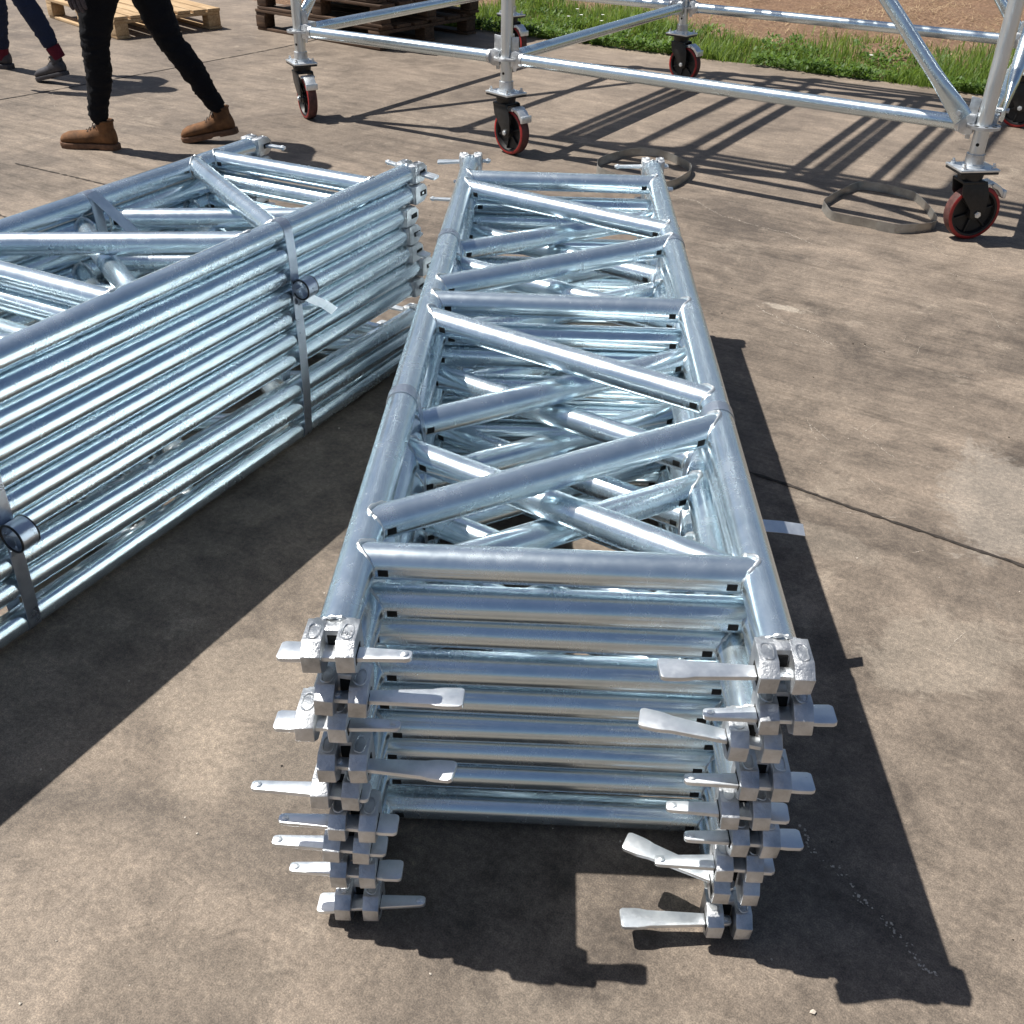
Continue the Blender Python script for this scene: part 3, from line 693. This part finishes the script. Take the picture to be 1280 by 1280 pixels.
# castors
WR = .100
def castor_parts():
    P = {}
    mb = MB(); mb.box((0, 0, .262), (.150, .120, .009), .002); mb.box((0, 0, .2525), (.146, .116, .008), .002, 1)
    for sx in (-1, 1):
        for sy in (-1, 1):
            mb.tube((sx * .056, sy * .042, .266), (sx * .056, sy * .042, .275), .0085, n=6); mb.tube((sx * .056, sy * .042, .275), (sx * .056, sy * .042, .284), .005, n=10)
    mb.tube((0, 0, .266), (0, 0, .274), .040, n=28); mb.tube((0, 0, .274), (0, 0, .30), .033, .029, n=28)
    P['top_plate'] = mb.mesh('top_plate', [ZINC, BLACKP], 35)
    mb = MB(); tr = .042          # wheel axle trails along +x
    mb.tube((0, 0, .222), (0, 0, .249), .043, .047, n=28)
    mb.box((.0, 0, .2165), (.085, .088, .012), .004)
    for s in (-1, 1):
        mb.prism([(-.044, .220), (.050, .220), (.070, .17), (tr + .030, .115), (tr + .024, .088), (tr, .078), (tr - .024, .088), (tr - .030, .115), (-.034, .17)], s * .0385 - .0025, s * .0385 + .0025, 'y', .0012)
    P['fork'] = mb.mesh('fork', [BLACKP], 35)
    mb = MB(); mb.tube((tr, -.050, WR), (tr, .050, WR), .0065, n=14); mb.tube((tr, -.0475, WR), (tr, -.0415, WR), .012, n=6); mb.tube((tr, .0475, WR), (tr, .0415, WR), .012, n=6)
    P['axle_bolt'] = mb.mesh('axle_bolt', [ZINC], 35)
    mb = MB()                     # brake pedal
    mb.prism([(.045, .205), (.085, .214), (.118, .196), (.142, .165), (.132, .156), (.108, .184), (.082, .196), (.045, .190)], -.026, .026, 'y', .0015)
    mb.box((.138, 0, .168), (.012, .060, .030), .003); mb.tube((.083, -.036, .203), (.083, .036, .203), .006, n=10)
    P['brake_pedal'] = mb.mesh('brake_pedal', [ZINC], 35)
    def lathe(mb, prof, mat, n=48):
        vs = []; fs = []
        for k in range(n):
            a = 2 * PI * k / n
            for r_, y_ in prof: vs.append((math.cos(a) * r_, y_, math.sin(a) * r_))
        m_ = len(prof)
        for k in range(n):
            l = (k + 1) % n
            for i in range(m_ - 1): fs.append((k * m_ + i, l * m_ + i, l * m_ + i + 1, k * m_ + i + 1))
        mb.add(vs, fs, mat)
    mb = MB(); lathe(mb, [(.086, -.0235), (.093, -.024), (.0975, -.021)], 0); lathe(mb, [(.0975, -.021), (WR, -.013), (WR, .013), (.0975, .021)], 1); lathe(mb, [(.0975, .021), (.093, .024), (.086, .0235)], 0)
    P['tyre'] = mb.mesh('tyre', [RED, TREAD], 50)
    mb = MB(); lathe(mb, [(.0862, -.022), (.079, -.021), (.073, -.006), (.026, -.004), (.024, -.026), (.0, -.026)], 0); lathe(mb, [(.0, .026), (.024, .026), (.026, .004), (.073, .006), (.079, .021), (.0862, .022)], 0)
    for k in range(6):
        a = k * PI / 3 + .3; T = Matrix.Rotation(-a, 4, 'Y'); mb.box((.050, 0, 0), (.050, .030, .007), .001, 0, T)
    P['wheel_core'] = mb.mesh('wheel_core', [RUBBERY], 40)
    return P
CP = castor_parts()
def castor(cx, cy, heading, name=None):
    c = ob('castor', CP['fork'], tower, (cx, cy, 0), (0, 0, heading - TANG))
    for k in ('top_plate', 'axle_bolt', 'brake_pedal'): ob(k, CP[k], c)
    ob('tyre', CP['tyre'], c, (.042, 0, WR)); ob('wheel_core', CP['wheel_core'], c, (.042, 0, WR))
HD = {'L': -62, 'M': -48, 'R': 8, 'S': -50, 'B': -40, 'O': -30}
for k, (x, y) in cols.items(): castor(x, y, math.radians(HD[k]))

# ------------------------------------------------------------------ pallets
def pallet(origin, e1, L, W, z, wood_, label, group, seed, slats=7, h=.14):
    rnd = random.Random(seed); an = math.atan2(e1[1], e1[0])
    t = empty('wooden_pallet', (*origin, z), an); tag(t, label, 'pallet', group)   # local x along the boards, y across
    def plank(name, c, size, j=.004):
        mb = MB(); mb.box((0, 0, 0), size, .002)
        me = mb.mesh(name, [wood_], 35)
        ob(name, me, t, (c[0] + rnd.uniform(-j, j), c[1] + rnd.uniform(-j, j), c[2]), (0, rnd.uniform(-.003, .003), rnd.uniform(-.006, .006)))
    bw = W / (slats * 1.18)
    for i in range(slats):
        y = bw / 2 + i * (W - bw) / (slats - 1); plank('deck_board', (L / 2, y, h - .010), (L, bw, .019))
    for x in (.05, L / 2, L - .05): plank('bearer_board', (x, W / 2, h - .0315), (.10, W, .021))
    for x in (.05, L / 2, L - .05):
        for y in (.05, W / 2, W - .05): plank('block', (x, y, .0595), (.095, .095, .076))
    for y in (.05, W / 2, W - .05): plank('bottom_board', (L / 2, y, .0105), (L, .10, .018))
    return t
pallet((-2.194, 8.111), (-.68, .733), 1.2, .8, .0, PINE, 'pale new wooden pallet on the concrete behind the walking legs', None, 3)
PN = ['lowest', 'second from the ground', 'third from the ground', 'fourth from the ground', 'fifth from the ground', 'sixth from the ground', 'topmost']
for i in range(7):
    jx, jy = [(0, 0), (.02, -.015), (-.015, .02), (.01, .01), (0, -.02), (.02, 0), (0, .01)][i]
    pallet((-.339 + jx, 8.141 + jy), (-.79, .61), 1.25, 1.0, .141 * i, OLDWOOD, f'dark weathered wooden pallet, {PN[i]} in the pallet stack behind the scaffold', 'weathered pallets stacked behind the scaffold', 20 + i, 6)

# ------------------------------------------------------------------ people
def skin_mesh(name, verts, edges, radii, mats, root=0, sub=2, smooth=.5):
    me = bpy.data.meshes.new('tmp'); me.from_pydata([Vector(v) for v in verts], edges, []); o = bpy.data.objects.new('tmp', me); C.objects.link(o)
    sk = o.modifiers.new('skin', 'SKIN'); sk.branch_smoothing = smooth; sk.use_smooth_shade = True
    o.modifiers.new('sub', 'SUBSURF').levels = sub; o.modifiers['sub'].render_levels = sub
    for i, r_ in enumerate(radii):
        d = me.skin_vertices[0].data[i]; d.radius = r_ if isinstance(r_, tuple) else (r_, r_); d.use_root = (i == root)
    bpy.context.view_layer.update()
    out = bpy.data.meshes.new_from_object(o.evaluated_get(bpy.context.evaluated_depsgraph_get())); out.name = name
    bpy.data.objects.remove(o)
    out.materials.clear()
    for m in mats: out.materials.append(m)
    for p in out.polygons: p.use_smooth = True; p.material_index = 0
    return out
def wrinkle(me, amp, sc_, axis_z=1.0, seed=0):
    nrm = [v.normal.copy() for v in me.vertices]
    for v, n_ in zip(me.vertices, nrm):
        p = Vector((v.co.x * sc_, v.co.y * sc_, v.co.z * sc_ * axis_z)) + Vector((seed, 0, 0)); v.co += n_ * (mnoise.noise(p) + .5 * mnoise.noise(p * 2.1)) * amp
def lerp_chain(pts, rad):   # inserts mid points so the skin follows smoothly
    P = []; R_ = []
    for i in range(len(pts) - 1):
        P += [Vector(pts[i]), Vector(pts[i]).lerp(Vector(pts[i + 1]), .5)]; a, b = rad[i], rad[i + 1]; a = a if isinstance(a, tuple) else (a, a); b = b if isinstance(b, tuple) else (b, b); R_ += [a, ((a[0] + b[0]) / 2, (a[1] + b[1]) / 2)]
    z = rad[-1]; return P + [Vector(pts[-1])], R_ + [z if isinstance(z, tuple) else (z, z)]
def chains(defs):
    V = []; E = []; R_ = []
    for base, pts, rad in defs:      # base = index of the vertex it grows from, or None
        P, RR_ = lerp_chain(pts, rad); prev = base
        for p, r_ in zip(P, RR_):
            V.append(p); R_.append(r_); i = len(V) - 1
            if prev is not None: E.append((prev, i))
            prev = i
    return V, E, R_
def hand_chain(wrist, down, palm_n, side, curl=.35):
    """palm + five separate fingers; side = direction from little finger to thumb; returns list of skin meshes' data"""
    down = Vector(down).normalized(); side = Vector(side).normalized(); pn = Vector(palm_n).normalized(); w_ = Vector(wrist); D = []
    palm = [w_, w_ + down * .035, w_ + down * .075]
    D.append((palm, [(.024, .018), (.034, .017), (.038, .014)]))
    for k, (o, L) in enumerate(((.030, .070), (.010, .080), (-.011, .074), (-.031, .058))):
        b = w_ + down * .065 + side * o; p = [b]; d = down.copy(); d = (d + side * o * 1.2).normalized()
        for j in range(3):
            d = (d + pn * curl * (.45 + .35 * j)).normalized(); p.append(p[-1] + d * L * (.42, .32, .26)[j])
        D.append((p, [.0105, .0098, .0088, .0072]))
    b = w_ + down * .022 + side * .026; p = [b, b + (down * .7 + side * .7).normalized() * .035, b + (down * .7 + side * .7).normalized() * .035 + (down + side * .25 + pn * .3).normalized() * .030, b + (down * .7 + side * .7).normalized() * .035 + (down + side * .1 + pn * .4).normalized() * .055]
    D.append((p, [.013, .0125, .011, .0085]))
    return D
def merge(name, meshes, mats):
    bm = bmesh.new()
    for m in meshes: bm.from_mesh(m)
    me = bpy.data.meshes.new(name); bm.to_mesh(me); bm.free()
    for m in mats: me.materials.append(m)
    for p in me.polygons: p.use_smooth = True
    return me
def hand_mesh(name, spec, material, wrist_from):
    ms = []
    for pts, rad in spec:
        V, E, R_ = [], [], []
        for i, (p, r_) in enumerate(zip(pts, rad)):
            V.append(p); R_.append(r_ if isinstance(r_, tuple) else (r_, r_))
            if i: E.append((i - 1, i))
        ms.append(skin_mesh('h', V, E, R_, []))
    return merge(name, ms, [material])
def boot(name, heel, toe, ankle, mats, parent, high=.10, L=None, heel_lift=0.0):
    """shoe built along +x from heel to toe, then placed"""
    heel = Vector(heel); toe = Vector(toe); d = (toe - heel); L = d.length; d.normalize(); lat = Vector((0, 0, 1)).cross(d).normalized(); up = d.cross(lat)
    T = Matrix.Translation(heel) @ Matrix((d, lat, up)).transposed().to_4x4()
    k = L / .29
    def sec(x, w, z0, z1, top=.75, n=20):
        out = []
        for i in range(n):
            a = 2 * PI * i / n; c, s_ = math.cos(a), math.sin(a)
            yy = math.copysign(abs(c) ** .75, c) * w; zz = math.copysign(abs(s_) ** .8, s_)
            if zz > 0: yy *= 1 - (1 - top) * zz
            out.append((x * k, yy * k, (z0 + (z1 - z0) * (zz + 1) / 2) * k))
        return out
    S = [sec(.004, .016, .030, .075), sec(.012, .029, .024, .100), sec(.035, .035, .022, .112, .85), sec(.070, .036, .022, .116, .85), (sec(.105, .036, .022, .108, .75)), sec(.140, .038, .022, .088, .66), sec(.175, .042, .022, .082, .7), sec(.215, .046, .022, .078, .8), sec(.248, .044, .022, .074, .8), sec(.274, .036, .022, .062, .8), sec(.288, .018, .024, .046, .8)]
    mb = MB(); n = 20; vs = [p for s_ in S for p in s_]
    fs = [(i * n + j, i * n + (j + 1) % n, (i + 1) * n + (j + 1) % n, (i + 1) * n + j) for i in range(len(S) - 1) for j in range(n)] + [tuple(range(n - 1, -1, -1)), tuple((len(S) - 1) * n + j for j in range(n))]
    mb.add(vs, fs, 0, True, T)
    # collar
    mb.tube((.052 * k, 0, .085 * k), (.050 * k, 0, (.085 + high * .45) * k), .040 * k, .041 * k, 24, 0, True, T)
    ring = [(.050 * k + math.cos(a) * .041 * k, math.sin(a) * .040 * k, (.087 + high * .45) * k) for a in [2 * PI * j / 24 for j in range(24)]]
    mb.sweep(ring, .0055 * k, 8, 0, True, T)
    b = ob(name, mb.mesh(name, [mats[0]], 60), parent)
    # sole, with a heel step
    out = [(-.004, .018), (.012, .034), (.05, .039), (.10, .037), (.15, .041), (.21, .049), (.25, .047), (.28, .036), (.294, .016)]
    poly = [(x * k, -y * k) for x, y in out] + [(x * k, y * k) for x, y in out[::-1]]
    mb = MB(); mb.prism(poly, .006 * k, .028 * k, 'z', .003, 0, T)
    hp = [(x * k, y * k) for x, y in [(-.004, -.018), (.012, -.034), (.05, -.037), (.085, -.035), (.085, .035), (.05, .037), (.012, .034), (-.004, .018)]]; mb.prism(hp, 0, .007 * k, 'z', .001, 0, T)
    fp = [(x * k, y * k) for x, y in [(.13, -.037), (.21, -.047), (.25, -.045), (.28, -.034), (.28, .034), (.25, .045), (.21, .047), (.13, .037)]]; mb.prism(fp, 0, .007 * k, 'z', .001, 0, T)
    ob('sole', mb.mesh('sole', [mats[1]], 40), b)
    mb = MB()
    for i, x in enumerate((.095, .113, .131, .149)):
        z = (.112 - i * .010) * k
        mb.sweep([((x - .004) * k, -.024 * k, z - .010 * k), (x * k, 0, z + .006 * k), ((x + .006) * k, .024 * k, z - .010 * k)], .0024 * k, 6, 0, False, T)
        mb.sweep([((x + .006) * k, -.024 * k, z - .010 * k), (x * k, 0, z + .007 * k), ((x - .004) * k, .024 * k, z - .010 * k)], .0024 * k, 6, 0, False, T)
    for sg in (-1, 1): mb.sweep([(.09 * k, 0, .121 * k), (.088 * k, sg * .014 * k, .130 * k), (.098 * k, sg * .026 * k, .122 * k), (.106 * k, sg * .012 * k, .112 * k)], .0022 * k, 6, 0, False, T)
    ob('lace', mb.mesh('lace', [mats[2]], 60), b)
    return b
def head_mesh_person(ctr, face, scale=1.0):
    """one head with brow, nose, mouth, chin and ears; face = facing direction (horizontal)"""
    f = Vector(face).normalized(); l = Vector((0, 0, 1)).cross(f); bm = bmesh.new(); bmesh.ops.create_uvsphere(bm, u_segments=48, v_segments=32, radius=1)
    def g(x, y, z, x0, y0, z0, s_): return math.exp(-((x - x0) ** 2 + (y - y0) ** 2 + (z - z0) ** 2) / (s_ * s_))
    for v in bm.verts:
        x, y, z = v.co; X = x * .096; Y = y * .074; Z = z * .118
        if z < 0: X *= 1 - .18 * z * z; Y *= 1 + .28 * z
        if x > 0: X -= .012 * max(0, .5 - abs(z + .1))
        X += .026 * g(x, y, z, .98, 0, -.22, .16) + .012 * g(x, y, z, .98, 0, -.05, .14) + .008 * g(x, y, z, .9, 0, .22, .3) - .010 * (g(x, y, z, .9, .36, .05, .16) + g(x, y, z, .9, -.36, .05, .16))
        X += .007 * g(x, y, z, .85, 0, -.52, .12) + .007 * g(x, y, z, .8, 0, -.62, .1) - .004 * g(x, y, z, .85, 0, -.57, .05) + .012 * g(x, y, z, .6, 0, -.85, .2)
        for sg in (-1, 1): Y += sg * .016 * g(x, y, z, -.05, sg * 1, -.12, .17)
        v.co = Vector(ctr) + (f * X + l * Y + Vector((0, 0, Z))) * scale
    me = bpy.data.meshes.new('head'); bm.to_mesh(me); bm.free(); return me
def person(label, face, hip, legs, shoulders, arms, headc, tm, jm, shoes, glove, sockm=None, girth=1.0):
    face = Vector(face).normalized(); hip = Vector(hip)
    root = empty('person', (hip.x, hip.y, 0)); tag(root, label, 'person')
    root['_'] = 0; del root['_']
    off = Vector((-hip.x, -hip.y, 0))
    def Pt(p): return Vector(p) + off
    lat = Vector((0, 0, 1)).cross(face)
    neck = (Vector(shoulders[0]) + Vector(shoulders[1])) / 2
    # body: one continuous skin from feet to neck
    defs = [(None, [Pt(hip), Pt(hip.lerp(neck, .5)), Pt(neck)], [(.12, .09), (.115, .085), (.12, .08)])]
    V, E, R_ = chains(defs); ntop = len(V) - 1; R_ = [tuple(r_) for r_ in R_]
    def grow(base, pts, rad):
        P, Q = lerp_chain([Pt(p) for p in pts], rad); prev = base
        for p, r_ in zip(P, Q): V.append(p); R_.append(r_ if isinstance(r_, tuple) else (r_, r_)); E.append((prev, len(V) - 1)); prev = len(V) - 1
    for (h, kn, an) in legs: grow(0, [h, kn, an], [.075, .045, .032])
    for sh, (el, wr) in zip(shoulders, arms): grow(ntop, [sh, el, wr], [.045, .036, .025])
    grow(ntop, [neck + Vector((0, 0, .06)), Vector(headc) - Vector((0, 0, .05))], [.055, .05])
    bodyskin = skin_mesh('body', V, E, R_, [SKIN])
    hm = head_mesh_person(Pt(headc), face)
    body = merge('body', [bodyskin, hm], [SKIN]); ob('body', body, root)
    # hair cap
    bm = bmesh.new(); bmesh.ops.create_uvsphere(bm, u_segments=40, v_segments=28, radius=1); c = Pt(headc)
    bmesh.ops.delete(bm, geom=[v for v in bm.verts if v.co.z < .12 + .55 * v.co.x and v.co.x > -.35 or v.co.z < -.45], context='VERTS')
    for v in bm.verts:
        x, y, z = v.co; q = mnoise.noise(v.co * 6) * .006; v.co = c + face * (x * (.104 + q)) + lat * (y * (.083 + q)) + Vector((0, 0, z * (.126 + q)))
    me = bpy.data.meshes.new('hair'); bm.to_mesh(me); bm.free(); me.materials.append(HAIR); [setattr(p, 'use_smooth', True) for p in me.polygons]
    ho = ob('hair', me, root); sd = ho.modifiers.new('thick', 'SOLIDIFY'); sd.thickness = .012
    for sg in (-1, 1):
        mb = MB(); e = c + face * .082 + lat * sg * .030 + Vector((0, 0, .004)); mb.box(e, (.012, .018, .009), .004); ob('eye', mb.mesh('eye', [WHITEP]), root)
    # trousers
    defs = []; V, E, R_ = chains([(None, [Pt(hip + Vector((0, 0, .14))), Pt(hip)], [(.150 * girth, .110), (.155 * girth, .120)])]); b0 = len(V) - 1
    for (h, kn, an) in legs:
        h, kn, an = map(Vector, (h, kn, an)); thm = h.lerp(kn, .55) + face * .008; cf = kn.lerp(an, .35) - face * .012
        P = [Pt(h), Pt(thm), Pt(kn.lerp(h, .12)), Pt(kn), Pt(cf), Pt(kn.lerp(an, .75)), Pt(an)]; Q = [.092, .083, .066, .061, .060, .047, .043]
        prev = b0
        for p, r_ in zip(P, Q): V.append(p); R_.append((r_ * girth, r_ * girth)); E.append((prev, len(V) - 1)); prev = len(V) - 1
    tro = skin_mesh('trousers', V, E, R_, [tm], sub=3); wrinkle(tro, .0065, 20, 2.6, 1); wrinkle(tro, .0035, 60, 2.2, 4); ob('trousers', tro, root)
    # jacket
    V, E, R_ = chains([(None, [Pt(hip + Vector((0, 0, .04))), Pt(hip.lerp(neck, .5)), Pt(neck - Vector((0, 0, .03))), Pt(neck + Vector((0, 0, .045)))], [(.165, .125), (.150, .120), (.15, .105), (.07, .07)])]); 
    b0 = 4
    for sh, (el, wr) in zip(shoulders, arms):
        P, Q = lerp_chain([Pt(sh), Pt(el), Pt(wr)], [.066, .054, .040]); prev = b0
        for p, r_ in zip(P, Q): V.append(p); R_.append(r_ if isinstance(r_, tuple) else (r_, r_)); E.append((prev, len(V) - 1)); prev = len(V) - 1
    jk = skin_mesh('jacket', V, E, R_, [jm], sub=3); wrinkle(jk, .008, 16, 1.6, 2); ob('jacket', jk, root)
    for (sh, (el, wr)), gm in zip(zip(shoulders, arms), (glove, glove)):
        el, wr = Vector(el), Vector(wr); dn = (wr - el).normalized()
        inner = (neck - wr); inner.z = 0; inner = (inner - dn * inner.dot(dn)).normalized()
        sd_ = dn.cross(inner); sd_ = sd_ if sd_.dot(face) > 0 else -sd_
        hd = hand_mesh('hand', hand_chain(Pt(wr + dn * .01), dn, inner, sd_), gm, None); ob('glove' if gm is GREYGL else 'hand', hd, root)
    for (heel, toe) in shoes[0]: boot('boot', Pt(heel), Pt(toe), None, shoes[1], root)
    if sockm:
        for (h, kn, an) in legs:
            mb = MB(); a_ = Pt(an); k_ = Pt(kn); mb.tube(a_ + (a_ - k_).normalized() * .05, a_.lerp(k_, .06), .036, .040, 24); ob('sock', mb.mesh('sock', [sockm]), root)
    return root
# walker in black trousers, facing the left of the photo
fa = (-1, .06, 0)
person('person in black trousers and tan boots striding left beyond the left stack', fa,
       (-1.70, 4.80, .80), [((-1.755, 4.73, .74), (-1.835, 4.72, .455), (-1.905, 4.765, .105)), ((-1.64, 4.88, .74), (-1.555, 4.87, .44), (-1.385, 4.92, .135))],
       [(-1.78, 4.62, 1.30), (-1.72, 4.98, 1.30)], [((-1.79, 4.56, 1.02), (-1.815, 4.57, .735)), ((-1.62, 5.04, 1.04), (-1.72, 5.06, .80))],
       (-1.80, 4.79, 1.53), BLACKCLOTH, CHAR, ([((-1.835, 4.765, 0), (-2.105, 4.80, 0)), ((-1.325, 4.93, .045), (-1.585, 4.93, -.004))], (BOOT, SOLE, LACE)), GREYGL)
fb = (-.95, .32, 0)
person('person in navy jeans, dark shoes and maroon sock, at the left edge', fb,
       (-2.83, 6.25, .84), [((-2.78, 6.17, .78), (-2.72, 6.10, .44), (-2.615, 6.12, .185)), ((-2.88, 6.34, .78), (-3.02, 6.42, .45), (-3.10, 6.52, .105))],
       [(-2.98, 6.10, 1.38), (-2.86, 6.44, 1.38)], [((-2.98, 6.03, 1.10), (-3.06, 6.03, .84)), ((-2.80, 6.50, 1.12), (-2.86, 6.50, .86))],
       (-2.95, 6.28, 1.62), NAVY, CHAR, ([((-2.56, 6.10, .055), (-2.77, 6.19, 0)), ((-3.06, 6.52, 0), (-3.33, 6.60, 0))], (BSHOE, BSHOE, LACE)), SKIN, MAROON, 1.02)

# ------------------------------------------------------------------ grass, ground cover and straw on the bank
rg = random.Random(12)
def dens(a, b):
    q = mnoise.noise(Vector((a * 1.1, b * 1.6, 3))) + .5 * mnoise.noise(Vector((a * 3.1, b * 3.7, 7)))
    e = b - EDGE
    base = 1.0 - max(0, e - (.75 if a < -1.2 else .32)) * 1.25
    return base + q * 1.15
mb = MB(); cnt = 0
def blade(a, b, h, wd, mat_, lean=None):
    p = uv(a, b, soil_h(a, b) - .004); an = rg.uniform(0, 2 * PI); l = Vector((math.cos(an), math.sin(an), 0)) * h * (rg.uniform(.1, .75) if lean is None else lean); s_ = Vector((-math.sin(an), math.cos(an), 0)) * wd
    p1 = p + l * .35 + Vector((0, 0, h * .55)); p2 = p + l + Vector((0, 0, h * rg.uniform(.75, 1.0)))
    mb.add([p - s_ * .5, p + s_ * .5, p1 - s_ * .42, p1 + s_ * .42, p2], [(0, 1, 3, 2), (2, 3, 4)], mat_, False)
tries = 0
while cnt < 46000 and tries < 300000:
    tries += 1
    a = rg.uniform(-2.6, 7.2); b = EDGE - .03 + rg.random() ** 1.7 * 2.6; dn = dens(a, b)
    if rg.random() > dn * 1.1: continue
    tall = .5 + 1.5 * max(0, mnoise.noise(Vector((a * 1.7, b * 2.2, 11))) + .25)
    h = rg.uniform(.04, .14) * tall * (1.25 if rg.random() < .3 else .9) * (1.3 if a < -1.0 or .9 < a < 2.4 else .8)
    blade(a, max(b, EDGE - .03 + h * .15), h, rg.uniform(.0035, .008), 0); cnt += 1
tag(ob('grass', mb.mesh('grass', [GRASS])), kind='stuff', label='green grass growing along the slab edge')
mb = MB()
for _ in range(5200):       # broad leaved ground cover hugging the kerb line, in rosettes
    a = rg.uniform(-2.6, 7.2); b = EDGE - .05 + rg.random() ** 2 * .85
    if mnoise.noise(Vector((a * 1.9, b * 2, 20))) < -.12: continue
    c = uv(a, b, max(soil_h(a, b), -.045 if b > EDGE else 0) + .012 + rg.random() * .035)
    for k in range(rg.randint(5, 9)):
        an = rg.uniform(0, 2 * PI); L = rg.uniform(.014, .036); el = rg.uniform(.1, .9); d = Vector((math.cos(an) * math.cos(el), math.sin(an) * math.cos(el), math.sin(el))); s_ = Vector((-math.sin(an), math.cos(an), 0)) * L * .30
        q = c + Vector((rg.uniform(-.025, .025), rg.uniform(-.025, .025), rg.uniform(0, .03)))
        mb.add([q, q + d * L * .4 + s_, q + d * L * .9 + s_ * .6, q + d * L * 1.1, q + d * L * .9 - s_ * .6, q + d * L * .4 - s_], [(0, 1, 2, 3), (0, 3, 4, 5)], 0, False)
tag(ob('ground_cover', mb.mesh('ground_cover', [LEAFY])), kind='stuff', label='low broad leaved weeds at the slab edge')
mb = MB()
for _ in range(42000):
    a = rg.uniform(-3.5, 8); b = EDGE + rg.random() ** .8 * 5.2
    if mnoise.noise(Vector((a * 2, b * 2, 33))) < -.18 + rg.uniform(-.2, .2): continue
    p = uv(a, b, soil_h(a, b) + rg.uniform(.001, .012)); an = rg.uniform(0, PI); L = rg.uniform(.02, .08); d = Vector((math.cos(an), math.sin(an), rg.uniform(-.1, .45))) * L; s_ = Vector((-math.sin(an), math.cos(an), 0)) * rg.uniform(.0012, .0028)
    mb.add([p - s_, p + s_, p + d + s_ * .4, p + d - s_ * .4], [(0, 1, 2, 3)], 0, False)
tag(ob('dry_straw', mb.mesh('dry_straw', [STRAW])), kind='stuff', label='dead straw scattered over the red soil')
for i, (a, b) in enumerate([(-1.45, 3.15), (-1.35, 3.3), (-1.6, 3.35), (-1.25, 3.1), (-1.5, 3.05), (.75, 3.0), (2.9, 4.4)]):
    mb = MB(); z = soil_h(a, b); h = rg.uniform(.10, .14); c = Vector((0, 0, h))
    mb.sweep([(0, 0, 0), (.004, .002, h * .6), c], .0013, 5, 1)
    for k in range(9):
        an = 2 * PI * k / 9; d = Vector((math.cos(an), math.sin(an), .25)); s_ = Vector((-math.sin(an), math.cos(an), 0)) * .004
        mb.add([c, c + d * .007 + s_, c + d * .016, c + d * .007 - s_], [(0, 1, 2, 3)], 0, False)
    o = ob('wild_flower', mb.mesh('wild_flower', [WHITEP, GRASS]), None, uv(a, b, z)); tag(o, ['small white wild flower', 'tallest white wild flower', 'rearmost white wild flower', 'white wild flower nearest the slab', 'leftmost white wild flower'][i] + ' in the grass behind the middle castor' if i < 5 else ('small white wild flower in the grass by the slab edge near the right' if i == 5 else 'small white wild flower far out on the red soil'), 'flower', 'white wild flowers in the grass')
# crumbs of stone on the slab
mb = MB(); rg2 = random.Random(9)
for _ in range(420):
    a = rg2.uniform(-1.8, 3.0); y = rg2.uniform(.55, 5.5); r_ = rg2.uniform(.0008, .0024) * (1 if rg2.random() < .93 else 1.9)
    bm = bmesh.new(); bmesh.ops.create_icosphere(bm, subdivisions=1, radius=r_)
    for v in bm.verts: v.co *= rg2.uniform(.7, 1.25); v.co.z *= .7
    mb.add([v.co + Vector((a, y, r_ * .45)) for v in bm.verts], [tuple(v.index for v in f.verts) for f in bm.faces], rg2.random() < .4, False); bm.free()
tag(ob('grit', mb.mesh('grit', [SCR, GAP])), kind='stuff', label='fine grit scattered over the concrete')
